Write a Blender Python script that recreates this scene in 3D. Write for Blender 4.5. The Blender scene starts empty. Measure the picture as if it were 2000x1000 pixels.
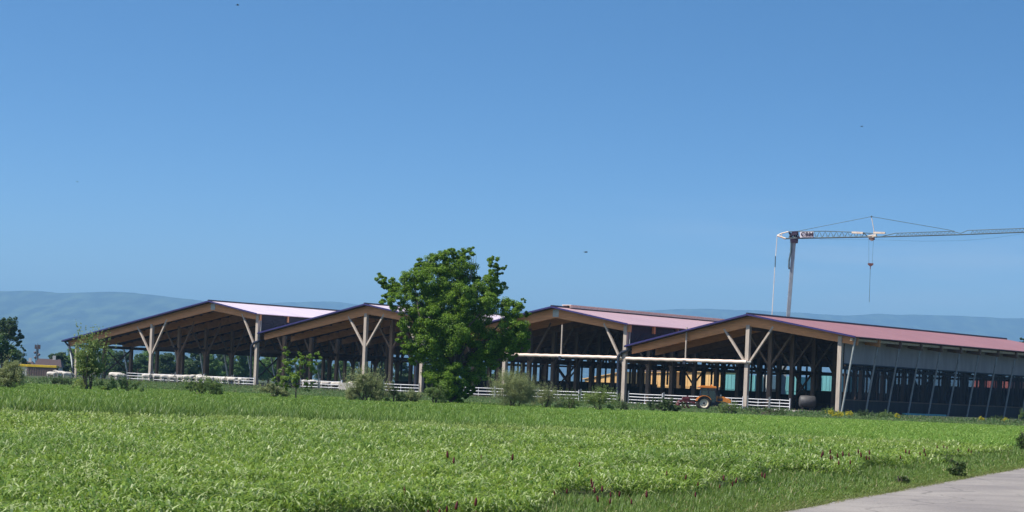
import bpy, bmesh, math, random
import numpy as np
from mathutils import Vector, Matrix
random.seed(7); RNG = np.random.default_rng(11)
S = bpy.context.scene
COL = S.collection
# ------------------------------------------------------------------ camera
F, H0, CZ = 4000.0, 759.0, 1.5            # focal length in photo pixels, horizon row, eye height
ROLL = math.atan(.042); CR, SR = math.cos(ROLL), math.sin(ROLL)
cam_d = bpy.data.cameras.new('camera'); cam = bpy.data.objects.new('camera', cam_d); COL.objects.link(cam)
cam_d.sensor_width = 36; cam_d.lens = 36*F/2000; cam_d.shift_y = (H0-500)/2000
cam_d.clip_start = .5; cam_d.clip_end = 90000
cam.matrix_world = Matrix(((CR, -SR, 0, 0), (0, 0, -1, 0), (SR, CR, 0, CZ), (0, 0, 0, 1)))
S.camera = cam
# ------------------------------------------------------------------ sky, sun, exposure
SUN_EL = math.radians(55)
sun_az = math.atan2(-1, -.42)            # compass angle of the sun measured from +Y towards +X
W = bpy.data.worlds.new('World'); S.world = W; W.use_nodes = True
nt = W.node_tree; nt.nodes.clear()
out = nt.nodes.new('ShaderNodeOutputWorld'); bg = nt.nodes.new('ShaderNodeBackground')
sky = nt.nodes.new('ShaderNodeTexSky'); sky.sky_type = 'NISHITA'; sky.sun_disc = False
sky.sun_elevation = SUN_EL; sky.sun_rotation = sun_az
sky.altitude = 450; sky.air_density = 1.0; sky.dust_density = 1.35; sky.ozone_density = 2.2
tc = nt.nodes.new('ShaderNodeTexCoord'); mp = nt.nodes.new('ShaderNodeMapping')
mp.inputs['Scale'].default_value = (1, 1, 3.2); mp.inputs['Location'].default_value = (0, 0, .0)
nm = nt.nodes.new('ShaderNodeVectorMath'); nm.operation = 'NORMALIZE'
hs = nt.nodes.new('ShaderNodeHueSaturation'); hs.inputs['Saturation'].default_value = 1.33; hs.inputs['Value'].default_value = 1.0
s0 = nt.nodes.new('ShaderNodeSeparateXYZ'); c0_ = nt.nodes.new('ShaderNodeCombineXYZ'); mxn = nt.nodes.new('ShaderNodeMath'); mxn.operation = 'MAXIMUM'; mxn.inputs[1].default_value = .0
pw = nt.nodes.new('ShaderNodeMath'); pw.operation = 'POWER'; pw.inputs[1].default_value = 1.45; ml = nt.nodes.new('ShaderNodeMath'); ml.operation = 'MULTIPLY_ADD'; ml.inputs[1].default_value = 6.4; ml.inputs[2].default_value = .012
nt.links.new(tc.outputs['Generated'], s0.inputs[0]); nt.links.new(s0.outputs['X'], c0_.inputs['X']); nt.links.new(s0.outputs['Y'], c0_.inputs['Y'])
nt.links.new(s0.outputs['Z'], mxn.inputs[0]); nt.links.new(mxn.outputs[0], pw.inputs[0]); nt.links.new(pw.outputs[0], ml.inputs[0]); nt.links.new(ml.outputs[0], c0_.inputs['Z']); nt.links.new(c0_.outputs[0], nm.inputs[0])
nt.links.new(nm.outputs['Vector'], sky.inputs['Vector']); nt.links.new(sky.outputs['Color'], hs.inputs['Color'])
# faint thin cloud low in the sky, towards the right
sx = nt.nodes.new('ShaderNodeSeparateXYZ'); cm_ = nt.nodes.new('ShaderNodeMapping'); cm_.inputs['Scale'].default_value = (5, 5, 42)
cm_.inputs['Rotation'].default_value = (0, math.radians(6), 0); cn = nt.nodes.new('ShaderNodeTexNoise'); cn.inputs['Scale'].default_value = 1.6; cn.inputs['Detail'].default_value = 7
nt.links.new(tc.outputs['Generated'], cm_.inputs['Vector']); nt.links.new(cm_.outputs['Vector'], cn.inputs['Vector']); nt.links.new(tc.outputs['Generated'], sx.inputs[0])
def mrange(src, a, b):
    q = nt.nodes.new('ShaderNodeMapRange'); q.interpolation_type = 'SMOOTHSTEP'; q.inputs[1].default_value = a; q.inputs[2].default_value = b; nt.links.new(src, q.inputs[0]); return q.outputs[0]
def mmul(a, b):
    q = nt.nodes.new('ShaderNodeMath'); q.operation = 'MULTIPLY'; nt.links.new(a, q.inputs[0])
    if isinstance(b, float): q.inputs[1].default_value = b
    else: nt.links.new(b, q.inputs[1])
    return q.outputs[0]
cf = mmul(mmul(mmul(mrange(cn.outputs['Fac'], .42, .72), mrange(sx.outputs['Z'], .105, .07)), mrange(sx.outputs['X'], -.02, .2)), .3)
cmix = nt.nodes.new('ShaderNodeMix'); cmix.data_type = 'RGBA'; cmix.inputs[7].default_value = (4.6, 5.0, 5.6, 1)
nt.links.new(cf, cmix.inputs[0]); nt.links.new(hs.outputs['Color'], cmix.inputs[6]); nt.links.new(cmix.outputs[2], bg.inputs['Color']); nt.links.new(bg.outputs['Background'], out.inputs['Surface'])
bg.inputs['Strength'].default_value = .124
sd = bpy.data.lights.new('sun', 'SUN'); sun = bpy.data.objects.new('sun', sd); COL.objects.link(sun)
sd.energy = 5; sd.angle = math.radians(.5); sd.color = (1, .93, .82)
SDIR = Vector((math.sin(sun_az)*math.cos(SUN_EL), math.cos(sun_az)*math.cos(SUN_EL), math.sin(SUN_EL)))
sun.rotation_euler = SDIR.to_track_quat('Z', 'Y').to_euler(); sun.location = SDIR*100
S.view_settings.view_transform = 'Standard'; S.view_settings.look = 'None'
S.view_settings.exposure = 0.5; S.view_settings.gamma = 1
S.cycles.transparent_max_bounces = 16; S.cycles.max_bounces = 6; S.cycles.volume_bounces = 0

# ------------------------------------------------------------------ helpers
def ray(px, py):
    u = px-1000; v = -(py-H0)
    return Vector(((u*CR-v*SR)/F, 1, (u*SR+v*CR)/F))
def at(px, py, Y):                        # photo pixel at depth Y -> world point
    return ray(px, py)*Y + Vector((0, 0, CZ))
def hz(px): return 717+.042*px
def gx(px, Y, z=0):                       # ground point under photo column px at depth Y
    t = at(px, hz(px)+(CZ-z)/Y*F, Y); return Vector((t.x, Y, z))
def tag(o, label=None, cat=None, group=None, kind=None):
    if label: o['label'] = label
    if cat: o['category'] = cat
    if group: o['group'] = group
    if kind: o['kind'] = kind
    return o
def empty(name, loc=(0, 0, 0), rz=0.0):
    o = bpy.data.objects.new(name, None); COL.objects.link(o); o.location = loc; o.rotation_euler = (0, 0, rz)
    o.empty_display_size = .3
    return o
class MB:
    def __init__(s): s.v = []; s.f = []; s.sm = []
    def _add(s, vs, fs, sm=False):
        n = len(s.v); s.v += [tuple(v) for v in vs]; s.f += [tuple(i+n for i in f) for f in fs]; s.sm += [sm]*len(fs); return s
    def box(s, x0, x1, y0, y1, z0, z1):
        return s._add([(x, y, z) for z in (z0, z1) for y in (y0, y1) for x in (x0, x1)],
                      [(0, 2, 3, 1), (4, 5, 7, 6), (0, 1, 5, 4), (2, 6, 7, 3), (0, 4, 6, 2), (1, 3, 7, 5)])
    def bar(s, p0, p1, w, h, up=(0, 0, 1), w1=None, h1=None):
        p0, p1 = Vector(p0), Vector(p1); d = (p1-p0).normalized(); u = Vector(up)
        if abs(d.dot(u)) > .98: u = Vector((0, 1, 0))
        r = d.cross(u).normalized(); u = r.cross(d); vs = []
        for p, a, b in ((p0, w, h), (p1, w1 or w, h1 or h)):
            for i, j in ((-1, -1), (1, -1), (1, 1), (-1, 1)): vs.append(p+r*a/2*i+u*b/2*j)
        return s._add(vs, [(0, 1, 2, 3), (7, 6, 5, 4), (0, 4, 5, 1), (1, 5, 6, 2), (2, 6, 7, 3), (3, 7, 4, 0)])
    def tube(s, pts, r, n=8, caps=True):
        pts = [Vector(p) for p in pts]; rs = r if isinstance(r, (list, tuple)) else [r]*len(pts); vs = []; up = None
        for i, p in enumerate(pts):
            d = (pts[min(i+1, len(pts)-1)]-pts[max(i-1, 0)]).normalized()
            if up is None: up = Vector((0, 0, 1)) if abs(d.z) < .9 else Vector((1, 0, 0))
            a = d.cross(up).normalized(); up = a.cross(d).normalized()
            for k in range(n):
                t = 2*math.pi*k/n; vs.append(p+(a*math.cos(t)+up*math.sin(t))*rs[i])
        fs = [(i*n+k, i*n+(k+1) % n, (i+1)*n+(k+1) % n, (i+1)*n+k) for i in range(len(pts)-1) for k in range(n)]
        s._add(vs, fs, True)
        if caps: s._add(vs[:n], [tuple(range(n))[::-1]]); s._add(vs[-n:], [tuple(range(n))])
        return s
    def lathe(s, prof, c, axis='z', n=24):   # prof: (radius, height)
        c = Vector(c); vs = []
        for r, h in prof:
            for k in range(n):
                t = 2*math.pi*k/n; a, b = r*math.cos(t), r*math.sin(t)
                vs.append(c+(Vector((a, b, h)) if axis == 'z' else Vector((a, h, b)) if axis == 'y' else Vector((h, a, b))))
        return s._add(vs, [(i*n+k, i*n+(k+1) % n, (i+1)*n+(k+1) % n, (i+1)*n+k) for i in range(len(prof)-1) for k in range(n)], True)
    def prism(s, pts, y0, y1):               # outline in x,z extruded in y
        n = len(pts); vs = [(x, y0, z) for x, z in pts]+[(x, y1, z) for x, z in pts]
        return s._add(vs, [tuple(range(n)), tuple(range(2*n-1, n-1, -1))]+[(i, n+i, n+(i+1) % n, (i+1) % n) for i in range(n)])
    def ell(s, c, r, n=12, m=8):
        c = Vector(c); vs = [c+Vector((r[0]*math.sin(math.pi*j/m)*math.cos(2*math.pi*k/n), r[1]*math.sin(math.pi*j/m)*math.sin(2*math.pi*k/n), r[2]*math.cos(math.pi*j/m))) for j in range(m+1) for k in range(n)]
        return s._add(vs, [(j*n+k, (j+1)*n+k, (j+1)*n+(k+1) % n, j*n+(k+1) % n) for j in range(m) for k in range(n)], True)
    def mesh(s, name, mat=None, bevel=0):
        me = bpy.data.meshes.new(name); me.from_pydata(s.v, [], s.f)
        me.polygons.foreach_set('use_smooth', s.sm)
        b = bmesh.new(); b.from_mesh(me)
        bmesh.ops.recalc_face_normals(b, faces=b.faces)
        if bevel: bmesh.ops.bevel(b, geom=list(b.edges), offset=bevel, segments=1, affect='EDGES')
        b.to_mesh(me); b.free()
        if mat: me.materials.append(mat)
        me.update(); return me
    def build(s, name, mat=None, parent=None, bevel=0):
        return link(name, s.mesh(name, mat, bevel), parent)
def link(name, me, parent=None, loc=(0, 0, 0)):
    o = bpy.data.objects.new(name, me); COL.objects.link(o); o.parent = parent; o.location = loc; return o
def dup(o, loc, parent=None):
    c = o.copy(); COL.objects.link(c); c.parent = parent or o.parent; c.location = loc; return c
def kids(o): return [c for c in list(o.children)]
def copy_tree(o, parent=None):
    c = o.copy(); COL.objects.link(c)
    if parent: c.parent = parent
    for ch in kids(o): copy_tree(ch, c)
    return c
ORD = ['leftmost', 'second from the left', 'third from the left', 'fourth from the left', 'fifth from the left', 'sixth from the left', 'seventh from the left',
       'eighth from the left', 'ninth from the left', 'tenth from the left', 'eleventh from the left', 'twelfth from the left', 'thirteenth from the left', 'fourteenth from the left',
       'fifteenth from the left', 'sixteenth from the left', 'seventeenth from the left', 'eighteenth from the left', 'nineteenth from the left', 'twentieth from the left']

# ------------------------------------------------------------------ materials
def mat(name, c1, c2=None, scale=3, rough=.7, metal=0, spec=.5, bump=0, stretch=(1, 1, 1), bscale=None, detail=6, lo=.3, hi=.7):
    m = bpy.data.materials.new(name); m.use_nodes = True; t = m.node_tree; b = t.nodes['Principled BSDF']
    b.inputs['Roughness'].default_value = rough; b.inputs['Metallic'].default_value = metal
    b.inputs['Specular IOR Level'].default_value = spec
    if c2 is None: c2 = tuple(x*.78 for x in c1)
    co = t.nodes.new('ShaderNodeTexCoord'); ma = t.nodes.new('ShaderNodeMapping'); ma.inputs['Scale'].default_value = stretch
    no = t.nodes.new('ShaderNodeTexNoise'); no.inputs['Scale'].default_value = scale; no.inputs['Detail'].default_value = detail
    ra = t.nodes.new('ShaderNodeValToRGB'); ra.color_ramp.elements[0].position = lo; ra.color_ramp.elements[1].position = hi
    ra.color_ramp.elements[0].color = (*c2, 1); ra.color_ramp.elements[1].color = (*c1, 1)
    t.links.new(co.outputs['Object'], ma.inputs['Vector']); t.links.new(ma.outputs['Vector'], no.inputs['Vector'])
    t.links.new(no.outputs['Fac'], ra.inputs['Fac']); t.links.new(ra.outputs['Color'], b.inputs['Base Color'])
    if bump:
        bu = t.nodes.new('ShaderNodeBump'); bu.inputs['Strength'].default_value = bump; bu.inputs['Distance'].default_value = .03
        n2 = no
        if bscale:
            n2 = t.nodes.new('ShaderNodeTexNoise'); n2.inputs['Scale'].default_value = bscale; t.links.new(ma.outputs['Vector'], n2.inputs['Vector'])
        t.links.new(n2.outputs['Fac'], bu.inputs['Height']); t.links.new(bu.outputs['Normal'], b.inputs['Normal'])
    return m
def leafmat(name, ca, cb, trans=.35, rough=.5, attr=None, gloss=.03):
    """foliage: diffuse + translucency + sheen, tint varies per leaf"""
    m = bpy.data.materials.new(name); m.use_nodes = True; t = m.node_tree; t.nodes.clear()
    o = t.nodes.new('ShaderNodeOutputMaterial'); di = t.nodes.new('ShaderNodeBsdfDiffuse'); tr = t.nodes.new('ShaderNodeBsdfTranslucent')
    gl = t.nodes.new('ShaderNodeBsdfGlossy'); gl.inputs['Roughness'].default_value = rough
    m1 = t.nodes.new('ShaderNodeMixShader'); m1.inputs['Fac'].default_value = trans
    m2 = t.nodes.new('ShaderNodeMixShader'); m2.inputs['Fac'].default_value = gloss
    if attr:
        a = t.nodes.new('ShaderNodeVertexColor'); a.layer_name = attr; colr = a.outputs['Color']
    else:
        g = t.nodes.new('ShaderNodeNewGeometry'); ra = t.nodes.new('ShaderNodeValToRGB')
        ra.color_ramp.elements[0].color = (*ca, 1); ra.color_ramp.elements[1].color = (*cb, 1)
        t.links.new(g.outputs['Random Per Island'], ra.inputs['Fac']); colr = ra.outputs['Color']
    hs = t.nodes.new('ShaderNodeHueSaturation'); hs.inputs['Hue'].default_value = .485; hs.inputs['Value'].default_value = 1.5
    t.links.new(colr, di.inputs['Color']); t.links.new(colr, hs.inputs['Color']); t.links.new(hs.outputs['Color'], tr.inputs['Color'])
    t.links.new(di.outputs[0], m1.inputs[1]); t.links.new(tr.outputs[0], m1.inputs[2])
    t.links.new(m1.outputs[0], m2.inputs[1]); t.links.new(gl.outputs[0], m2.inputs[2]); t.links.new(m2.outputs[0], o.inputs['Surface'])
    return m
def netmat(name, col, alpha, rough=.8, stripes=0):
    m = mat(name, col, tuple(x*.75 for x in col), scale=1.2, rough=rough, stretch=(1, 1, .25)); b = m.node_tree.nodes['Principled BSDF']
    b.inputs['Alpha'].default_value = alpha
    return m
M = {}
M['post'] = mat('post_wood', (.47, .405, .345), (.33, .275, .23), scale=2, rough=.8, stretch=(3, 3, .4), bump=.2)
M['post_brown_shaded'] = mat('shaded_brown_post_wood', (.20, .14, .10), (.13, .09, .065), scale=2, rough=.85, stretch=(3, 3, .4))
M['glulam'] = mat('glulam_wood', (.60, .27, .105), (.44, .19, .07), scale=1.5, rough=.65, stretch=(.5, 2, 4), bump=.15)
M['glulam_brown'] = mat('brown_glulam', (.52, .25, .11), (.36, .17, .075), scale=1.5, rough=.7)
M['glulam_shaded'] = mat('shaded_glulam', (.20, .11, .065), (.13, .07, .045), scale=1.5, rough=.7)  # darker glulam copy with the barn interior's shade in its colour
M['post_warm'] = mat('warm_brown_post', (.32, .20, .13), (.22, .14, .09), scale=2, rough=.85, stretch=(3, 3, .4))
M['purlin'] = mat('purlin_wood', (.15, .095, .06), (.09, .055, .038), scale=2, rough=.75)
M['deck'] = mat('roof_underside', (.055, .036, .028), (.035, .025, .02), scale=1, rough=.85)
M['pale_wood'] = mat('pale_wood', (.55, .42, .28), (.42, .31, .2), scale=2, rough=.7)
M['trim'] = mat('violet_trim', (.03, .022, .12), (.022, .016, .09), scale=2, rough=.35)
M['ridge'] = mat('ridge_metal', (.05, .035, .05), (.03, .022, .03), scale=2, rough=.4)
M['white_rail'] = mat('galvanised_white', (.80, .80, .82), (.62, .62, .66), scale=3, rough=.4)
M['fence_post'] = mat('fence_post_metal', (.24, .27, .28), (.17, .18, .19), scale=3, rough=.5, metal=.3)
M['black'] = mat('black_plastic', (.022, .026, .045), (.014, .017, .03), scale=4, rough=.4)
M['steel'] = mat('galvanised_steel', (.40, .42, .41), (.28, .30, .29), scale=5, rough=.45, metal=.2)
M['strut_shaded'] = mat('shaded_strut', (.30, .31, .30), (.2, .2, .2), scale=5, rough=.7)  # strut steel with the shade under the eave put into its colour
M['pale_steel'] = mat('pale_galvanised', (.72, .78, .78), (.6, .66, .66), scale=5, rough=.5)
M['curtain'] = netmat('curtain_fabric', (.37, .33, .325), .97)
M['net'] = netmat('wind_net', (.022, .025, .034), .42)
M['clear_net'] = netmat('clerestory_net', (.015, .018, .035), .72)
M['roll'] = mat('rolled_shade', (.84, .68, .58), (.68, .52, .44), scale=1, rough=.6, stretch=(.3, 3, 3), bump=.2)
M['concrete'] = mat('concrete', (.42, .40, .37), (.30, .28, .26), scale=.8, rough=.9, bump=.2, bscale=20)
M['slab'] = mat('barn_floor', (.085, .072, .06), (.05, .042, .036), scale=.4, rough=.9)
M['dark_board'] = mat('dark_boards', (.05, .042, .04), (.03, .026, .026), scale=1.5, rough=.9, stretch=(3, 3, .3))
M['bark'] = mat('bark', (.14, .105, .08), (.06, .045, .035), scale=6, rough=.95, stretch=(2, 2, .4), bump=.6)
M['yellow'] = mat('yellow_panels', (.72, .47, .20), (.60, .37, .15), scale=.5, rough=.6)
M['teal'] = mat('teal_sheet', (.13, .36, .37), (.10, .28, .30), scale=.4, rough=.5, stretch=(4, 4, .2))
M['brown_wall'] = mat('brown_wall', (.19, .13, .115), (.14, .10, .09), scale=.5, rough=.85)
M['cow'] = mat('white_hide', (.70, .66, .60), (.45, .40, .34), scale=1.5, rough=.8)
M['tile'] = mat('brown_tiles', (.07, .045, .045), (.05, .032, .032), scale=3, rough=.8)
M['plaster'] = mat('pale_plaster', (.62, .6, .55), (.5, .48, .44), scale=2, rough=.85)
M['ybin'] = mat('yellow_paint', (.75, .52, .02), (.6, .40, .02), scale=2, rough=.5)
M['rust'] = mat('red_mast_steel', (.10, .075, .08), (.07, .055, .06), scale=4, rough=.6)
M['orange'] = mat('orange_paint', (.75, .24, .03), (.66, .20, .03), scale=4, rough=.35)
M['tyre'] = mat('tyre_rubber', (.03, .027, .025), (.018, .016, .015), scale=8, rough=.85)
M['rim'] = mat('cream_rim', (.62, .55, .42), (.45, .4, .3), scale=5, rough=.5)
M['maroon'] = mat('maroon_paint', (.13, .018, .022), (.07, .012, .015), scale=5, rough=.5)
M['crane'] = mat('crane_steel', (.075, .12, .14), (.05, .085, .1), scale=2, rough=.5)
M['crane_mast'] = mat('crane_mast_paint', (.50, .56, .60), (.38, .43, .47), scale=2, rough=.4)
M['mast_grey'] = mat('mast_grey_paint', (.24, .28, .31), (.17, .2, .23), scale=2, rough=.4)
M['crane_cream'] = mat('cream_paint', (.70, .62, .50), (.55, .45, .35), scale=2, rough=.5)
M['hook'] = mat('hook_paint', (.22, .08, .05), (.10, .04, .04), scale=5, rough=.5)
M['sign'] = mat('sign_panel', (.66, .64, .68), (.58, .56, .6), scale=2, rough=.5)
M['ink'] = mat('sign_ink', (.025, .012, .035), (.02, .01, .03), scale=2, rough=.6)
M['bird'] = mat('bird_feathers', (.03, .03, .04), (.02, .02, .025), scale=20, rough=.8)
M['tank'] = mat('grey_tank', (.08, .08, .085), (.05, .05, .055), scale=3, rough=.6)
M['pinkroof'] = mat('salmon_roof', (.50, .16, .14), (.4, .12, .11), scale=.6, rough=.5)
gm = bpy.data.materials.new('cab_glass'); gm.use_nodes = True; b_ = gm.node_tree.nodes['Principled BSDF']
b_.inputs['Base Color'].default_value = (.02, .05, .06, 1); b_.inputs['Roughness'].default_value = .08; b_.inputs['Alpha'].default_value = .82
M['glass'] = gm
M['oak'] = leafmat('tree_leaf', (.034, .10, .006), (.22, .37, .024), .33)
M['far_leaf'] = leafmat('far_leaf', (.04, .09, .022), (.09, .18, .04), .35)
M['far_leaf2'] = leafmat('far_leaf_pale', (.07, .15, .025), (.15, .27, .05), .4)
M['pine'] = leafmat('dark_leaf', (.025, .06, .018), (.065, .12, .035), .25)
M['shrub'] = leafmat('shrub_leaf', (.15, .19, .07), (.34, .38, .17), .35)
M['shrub_g'] = leafmat('green_shrub_leaf', (.08, .15, .03), (.20, .28, .08), .35)
M['climber'] = leafmat('climber_leaf', (.09, .16, .03), (.30, .38, .12), .45)
M['sapling'] = leafmat('sapling_leaf', (.09, .17, .02), (.22, .34, .05), .5)
M['weed'] = leafmat('weed_leaf', (.035, .07, .018), (.09, .14, .04), .3)
M['yflower'] = leafmat('yellow_flower', (.34, .34, .03), (.62, .56, .03), .3)
M['blade'] = leafmat('crop_blade', None, None, .36, .5, 'col', .035)
M['clover'] = leafmat('crimson_clover', (.045, .012, .012), (.13, .02, .02), .1)

def roofmat(name, c, rough, ys):
    m = mat(name, c, tuple(x*.85 for x in c), scale=.35, rough=rough, stretch=(.4, 1.5, 1)); t = m.node_tree; b = t.nodes['Principled BSDF']
    co = t.nodes.new('ShaderNodeTexCoord'); wv = t.nodes.new('ShaderNodeTexWave'); wv.bands_direction = 'Y'; wv.inputs['Scale'].default_value = ys
    bu = t.nodes.new('ShaderNodeBump'); bu.inputs['Strength'].default_value = .5; bu.inputs['Distance'].default_value = .03
    t.links.new(co.outputs['Object'], wv.inputs['Vector']); t.links.new(wv.outputs['Fac'], bu.inputs['Height']); t.links.new(bu.outputs['Normal'], b.inputs['Normal'])
    b.inputs['Specular IOR Level'].default_value = .45
    sm_ = t.nodes.new('ShaderNodeTexBrick'); sm_.offset = .5; sm_.inputs['Scale'].default_value = 1; sm_.inputs['Brick Width'].default_value = 6.2; sm_.inputs['Row Height'].default_value = 1.05; sm_.inputs['Mortar Size'].default_value = .035
    sm_.inputs['Color1'].default_value = (1, 1, 1, 1); sm_.inputs['Color2'].default_value = (.86, .86, .87, 1); sm_.inputs['Mortar'].default_value = (.55, .55, .56, 1)
    mx = t.nodes.new('ShaderNodeMix'); mx.data_type = 'RGBA'; mx.blend_type = 'MULTIPLY'; mx.inputs['Factor'].default_value = .6
    src = b.inputs['Base Color'].links[0].from_socket
    t.links.new(co.outputs['Object'], sm_.inputs['Vector']); t.links.new(src, mx.inputs[6]); t.links.new(sm_.outputs['Color'], mx.inputs[7]); t.links.new(mx.outputs[2], b.inputs['Base Color'])
    return m
M['roof_pale'] = roofmat('pale_pink_roof', (.80, .66, .71), .4, 1.2)
M['roof_mid'] = roofmat('rose_roof', (.55, .36, .37), .45, 1.2)
M['roof_red'] = roofmat('red_roof', (.36, .165, .16), .5, 1.2)

# ------------------------------------------------------------------ the setting
dv = Vector((.65346, .75696, 0)); ev = Vector((.75696, -.65346, 0)); O3 = Vector((28.5746, 250, 0))   # barn axes
RZB = math.atan2(ev.y, ev.x)
def loc2w(x, y, z=0): return O3+ev*x+dv*y+Vector((0, 0, z))
def ground_z(X, Y):
    """flat field, low pad under the barns"""
    q = (X-O3.x)*dv.x+(Y-O3.y)*dv.y
    t = np.clip((q+7)/6.5, 0, 1); return .32*t*t*(3-2*t)
def terrain():
    ys = np.concatenate([np.linspace(-30, 150, 30), np.linspace(156, 520, 180), np.linspace(560, 2500, 20), np.array([4000, 7000, 12000, 20000, 34000])])
    xs = np.concatenate([-np.geomspace(24000, 320, 18), np.linspace(-300, 300, 180), np.geomspace(320, 24000, 18)])
    X, Y = np.meshgrid(xs, ys); Z = ground_z(X, Y)
    # the road bed lies a little lower
    nx, ny = len(xs), len(ys); v = np.stack([X, Y, Z], -1).reshape(-1, 3)
    idx = np.arange(nx*ny).reshape(ny, nx); f = np.stack([idx[:-1, :-1], idx[:-1, 1:], idx[1:, 1:], idx[1:, :-1]], -1).reshape(-1, 4)
    return v, f
def npmesh(name, v, f, m=None, smooth=False, col=None):
    me = bpy.data.meshes.new(name); v = np.asarray(v, np.float32); f = np.asarray(f, np.int32); k = f.shape[1]
    me.vertices.add(len(v)); me.vertices.foreach_set('co', v.ravel())
    me.loops.add(f.size); me.loops.foreach_set('vertex_index', f.ravel())
    me.polygons.add(len(f)); me.polygons.foreach_set('loop_start', np.arange(0, f.size, k, dtype=np.int32))
    me.update(calc_edges=True)
    me.polygons.foreach_set('use_smooth', np.full(len(f), smooth, bool))
    if col is not None:
        a = me.color_attributes.new('col', 'FLOAT_COLOR', 'POINT'); c4 = np.ones((len(v), 4), np.float32); c4[:, :3] = col; a.data.foreach_set('color', c4.ravel())
    if m: me.materials.append(m)
    return me
M['ground'] = mat('field_soil', (.045, .062, .018), (.025, .034, .012), scale=.3, rough=1, bump=.3, bscale=4)
v, f = terrain()
tag(link('ground', npmesh('ground', v, f, M['ground'], True)), kind='structure')

# road: asphalt strip in the lower right corner, 4.5 m wide
RA, RB = Vector((4.44, 29.63, 0)), Vector((13.54, 53.83, 0)); rdir = (RB-RA).normalized(); rnor = Vector((rdir.y, -rdir.x, 0))
def road_edge(t): return RA+rdir*t+rnor*.12
def road_mesh():
    v = []; f = []; ts = np.linspace(-40, 150, 96)
    for t in ts:
        p = road_edge(t); j = .05*math.sin(t*2.3)+.04*math.sin(t*5.1+1)
        q = p+rnor*(4.6+j)
        v += [(*(p+rnor*j).xy, .02), (*(p.lerp(q, .5)).xy, .05), (*q.xy, .02)]
    for i in range(len(ts)-1):
        a = i*3; f += [(a, a+1, a+4, a+3), (a+1, a+2, a+5, a+4)]
    return v, f
ra = bpy.data.materials.new('asphalt'); ra.use_nodes = True; t = ra.node_tree; b = t.nodes['Principled BSDF']; b.inputs['Roughness'].default_value = .85
co = t.nodes.new('ShaderNodeTexCoord'); n1 = t.nodes.new('ShaderNodeTexNoise'); n1.inputs['Scale'].default_value = .5; n1.inputs['Detail'].default_value = 9
n2 = t.nodes.new('ShaderNodeTexNoise'); n2.inputs['Scale'].default_value = 45; n2.inputs['Detail'].default_value = 3
r1 = t.nodes.new('ShaderNodeValToRGB'); r1.color_ramp.elements[0].position = .35; r1.color_ramp.elements[1].position = .65
r1.color_ramp.elements[0].color = (.205, .182, .165, 1); r1.color_ramp.elements[1].color = (.29, .26, .228, 1)
mx = t.nodes.new('ShaderNodeMix'); mx.data_type = 'RGBA'; mx.blend_type = 'OVERLAY'; mx.inputs['Factor'].default_value = .7
t.links.new(co.outputs['Object'], n1.inputs['Vector']); t.links.new(co.outputs['Object'], n2.inputs['Vector']); t.links.new(n1.outputs['Fac'], r1.inputs['Fac'])
t.links.new(r1.outputs['Color'], mx.inputs[6]); t.links.new(n2.outputs['Fac'], mx.inputs[7]); vo = t.nodes.new('ShaderNodeTexVoronoi'); vo.feature = 'DISTANCE_TO_EDGE'; vo.inputs['Scale'].default_value = .55; vo.inputs['Randomness'].default_value = 1
wn = t.nodes.new('ShaderNodeVectorMath'); wn.operation = 'MULTIPLY_ADD'; wn.inputs[1].default_value = (.9, .9, 0); t.links.new(n1.outputs['Color'], wn.inputs[0]); t.links.new(co.outputs['Object'], wn.inputs[2]); t.links.new(wn.outputs[0], vo.inputs['Vector'])
ck = t.nodes.new('ShaderNodeMapRange'); ck.inputs[1].default_value = .004; ck.inputs[2].default_value = .014; ck.inputs[3].default_value = .62; ck.inputs[4].default_value = 1; t.links.new(vo.outputs['Distance'], ck.inputs[0])
n3 = t.nodes.new('ShaderNodeTexNoise'); n3.inputs['Scale'].default_value = 9; n3.inputs['Detail'].default_value = 2; t.links.new(co.outputs['Object'], n3.inputs['Vector'])
sp = t.nodes.new('ShaderNodeMapRange'); sp.inputs[1].default_value = .66; sp.inputs[2].default_value = .74; sp.inputs[3].default_value = 1; sp.inputs[4].default_value = .6; t.links.new(n3.outputs['Fac'], sp.inputs[0])
mm2 = t.nodes.new('ShaderNodeMath'); mm2.operation = 'MULTIPLY'; t.links.new(ck.outputs[0], mm2.inputs[0]); t.links.new(sp.outputs[0], mm2.inputs[1])
m3 = t.nodes.new('ShaderNodeMix'); m3.data_type = 'RGBA'; m3.blend_type = 'MULTIPLY'; m3.inputs[0].default_value = 1; t.links.new(mx.outputs[2], m3.inputs[6]); t.links.new(mm2.outputs[0], m3.inputs[7]); t.links.new(m3.outputs[2], b.inputs['Base Color'])
bu = t.nodes.new('ShaderNodeBump'); bu.inputs['Strength'].default_value = .4; bu.inputs['Distance'].default_value = .01
t.links.new(n2.outputs['Fac'], bu.inputs['Height']); t.links.new(bu.outputs['Normal'], b.inputs['Normal'])
v, f = road_mesh(); tag(link('road', npmesh('road', v, f, ra, True)), kind='structure')

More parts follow.
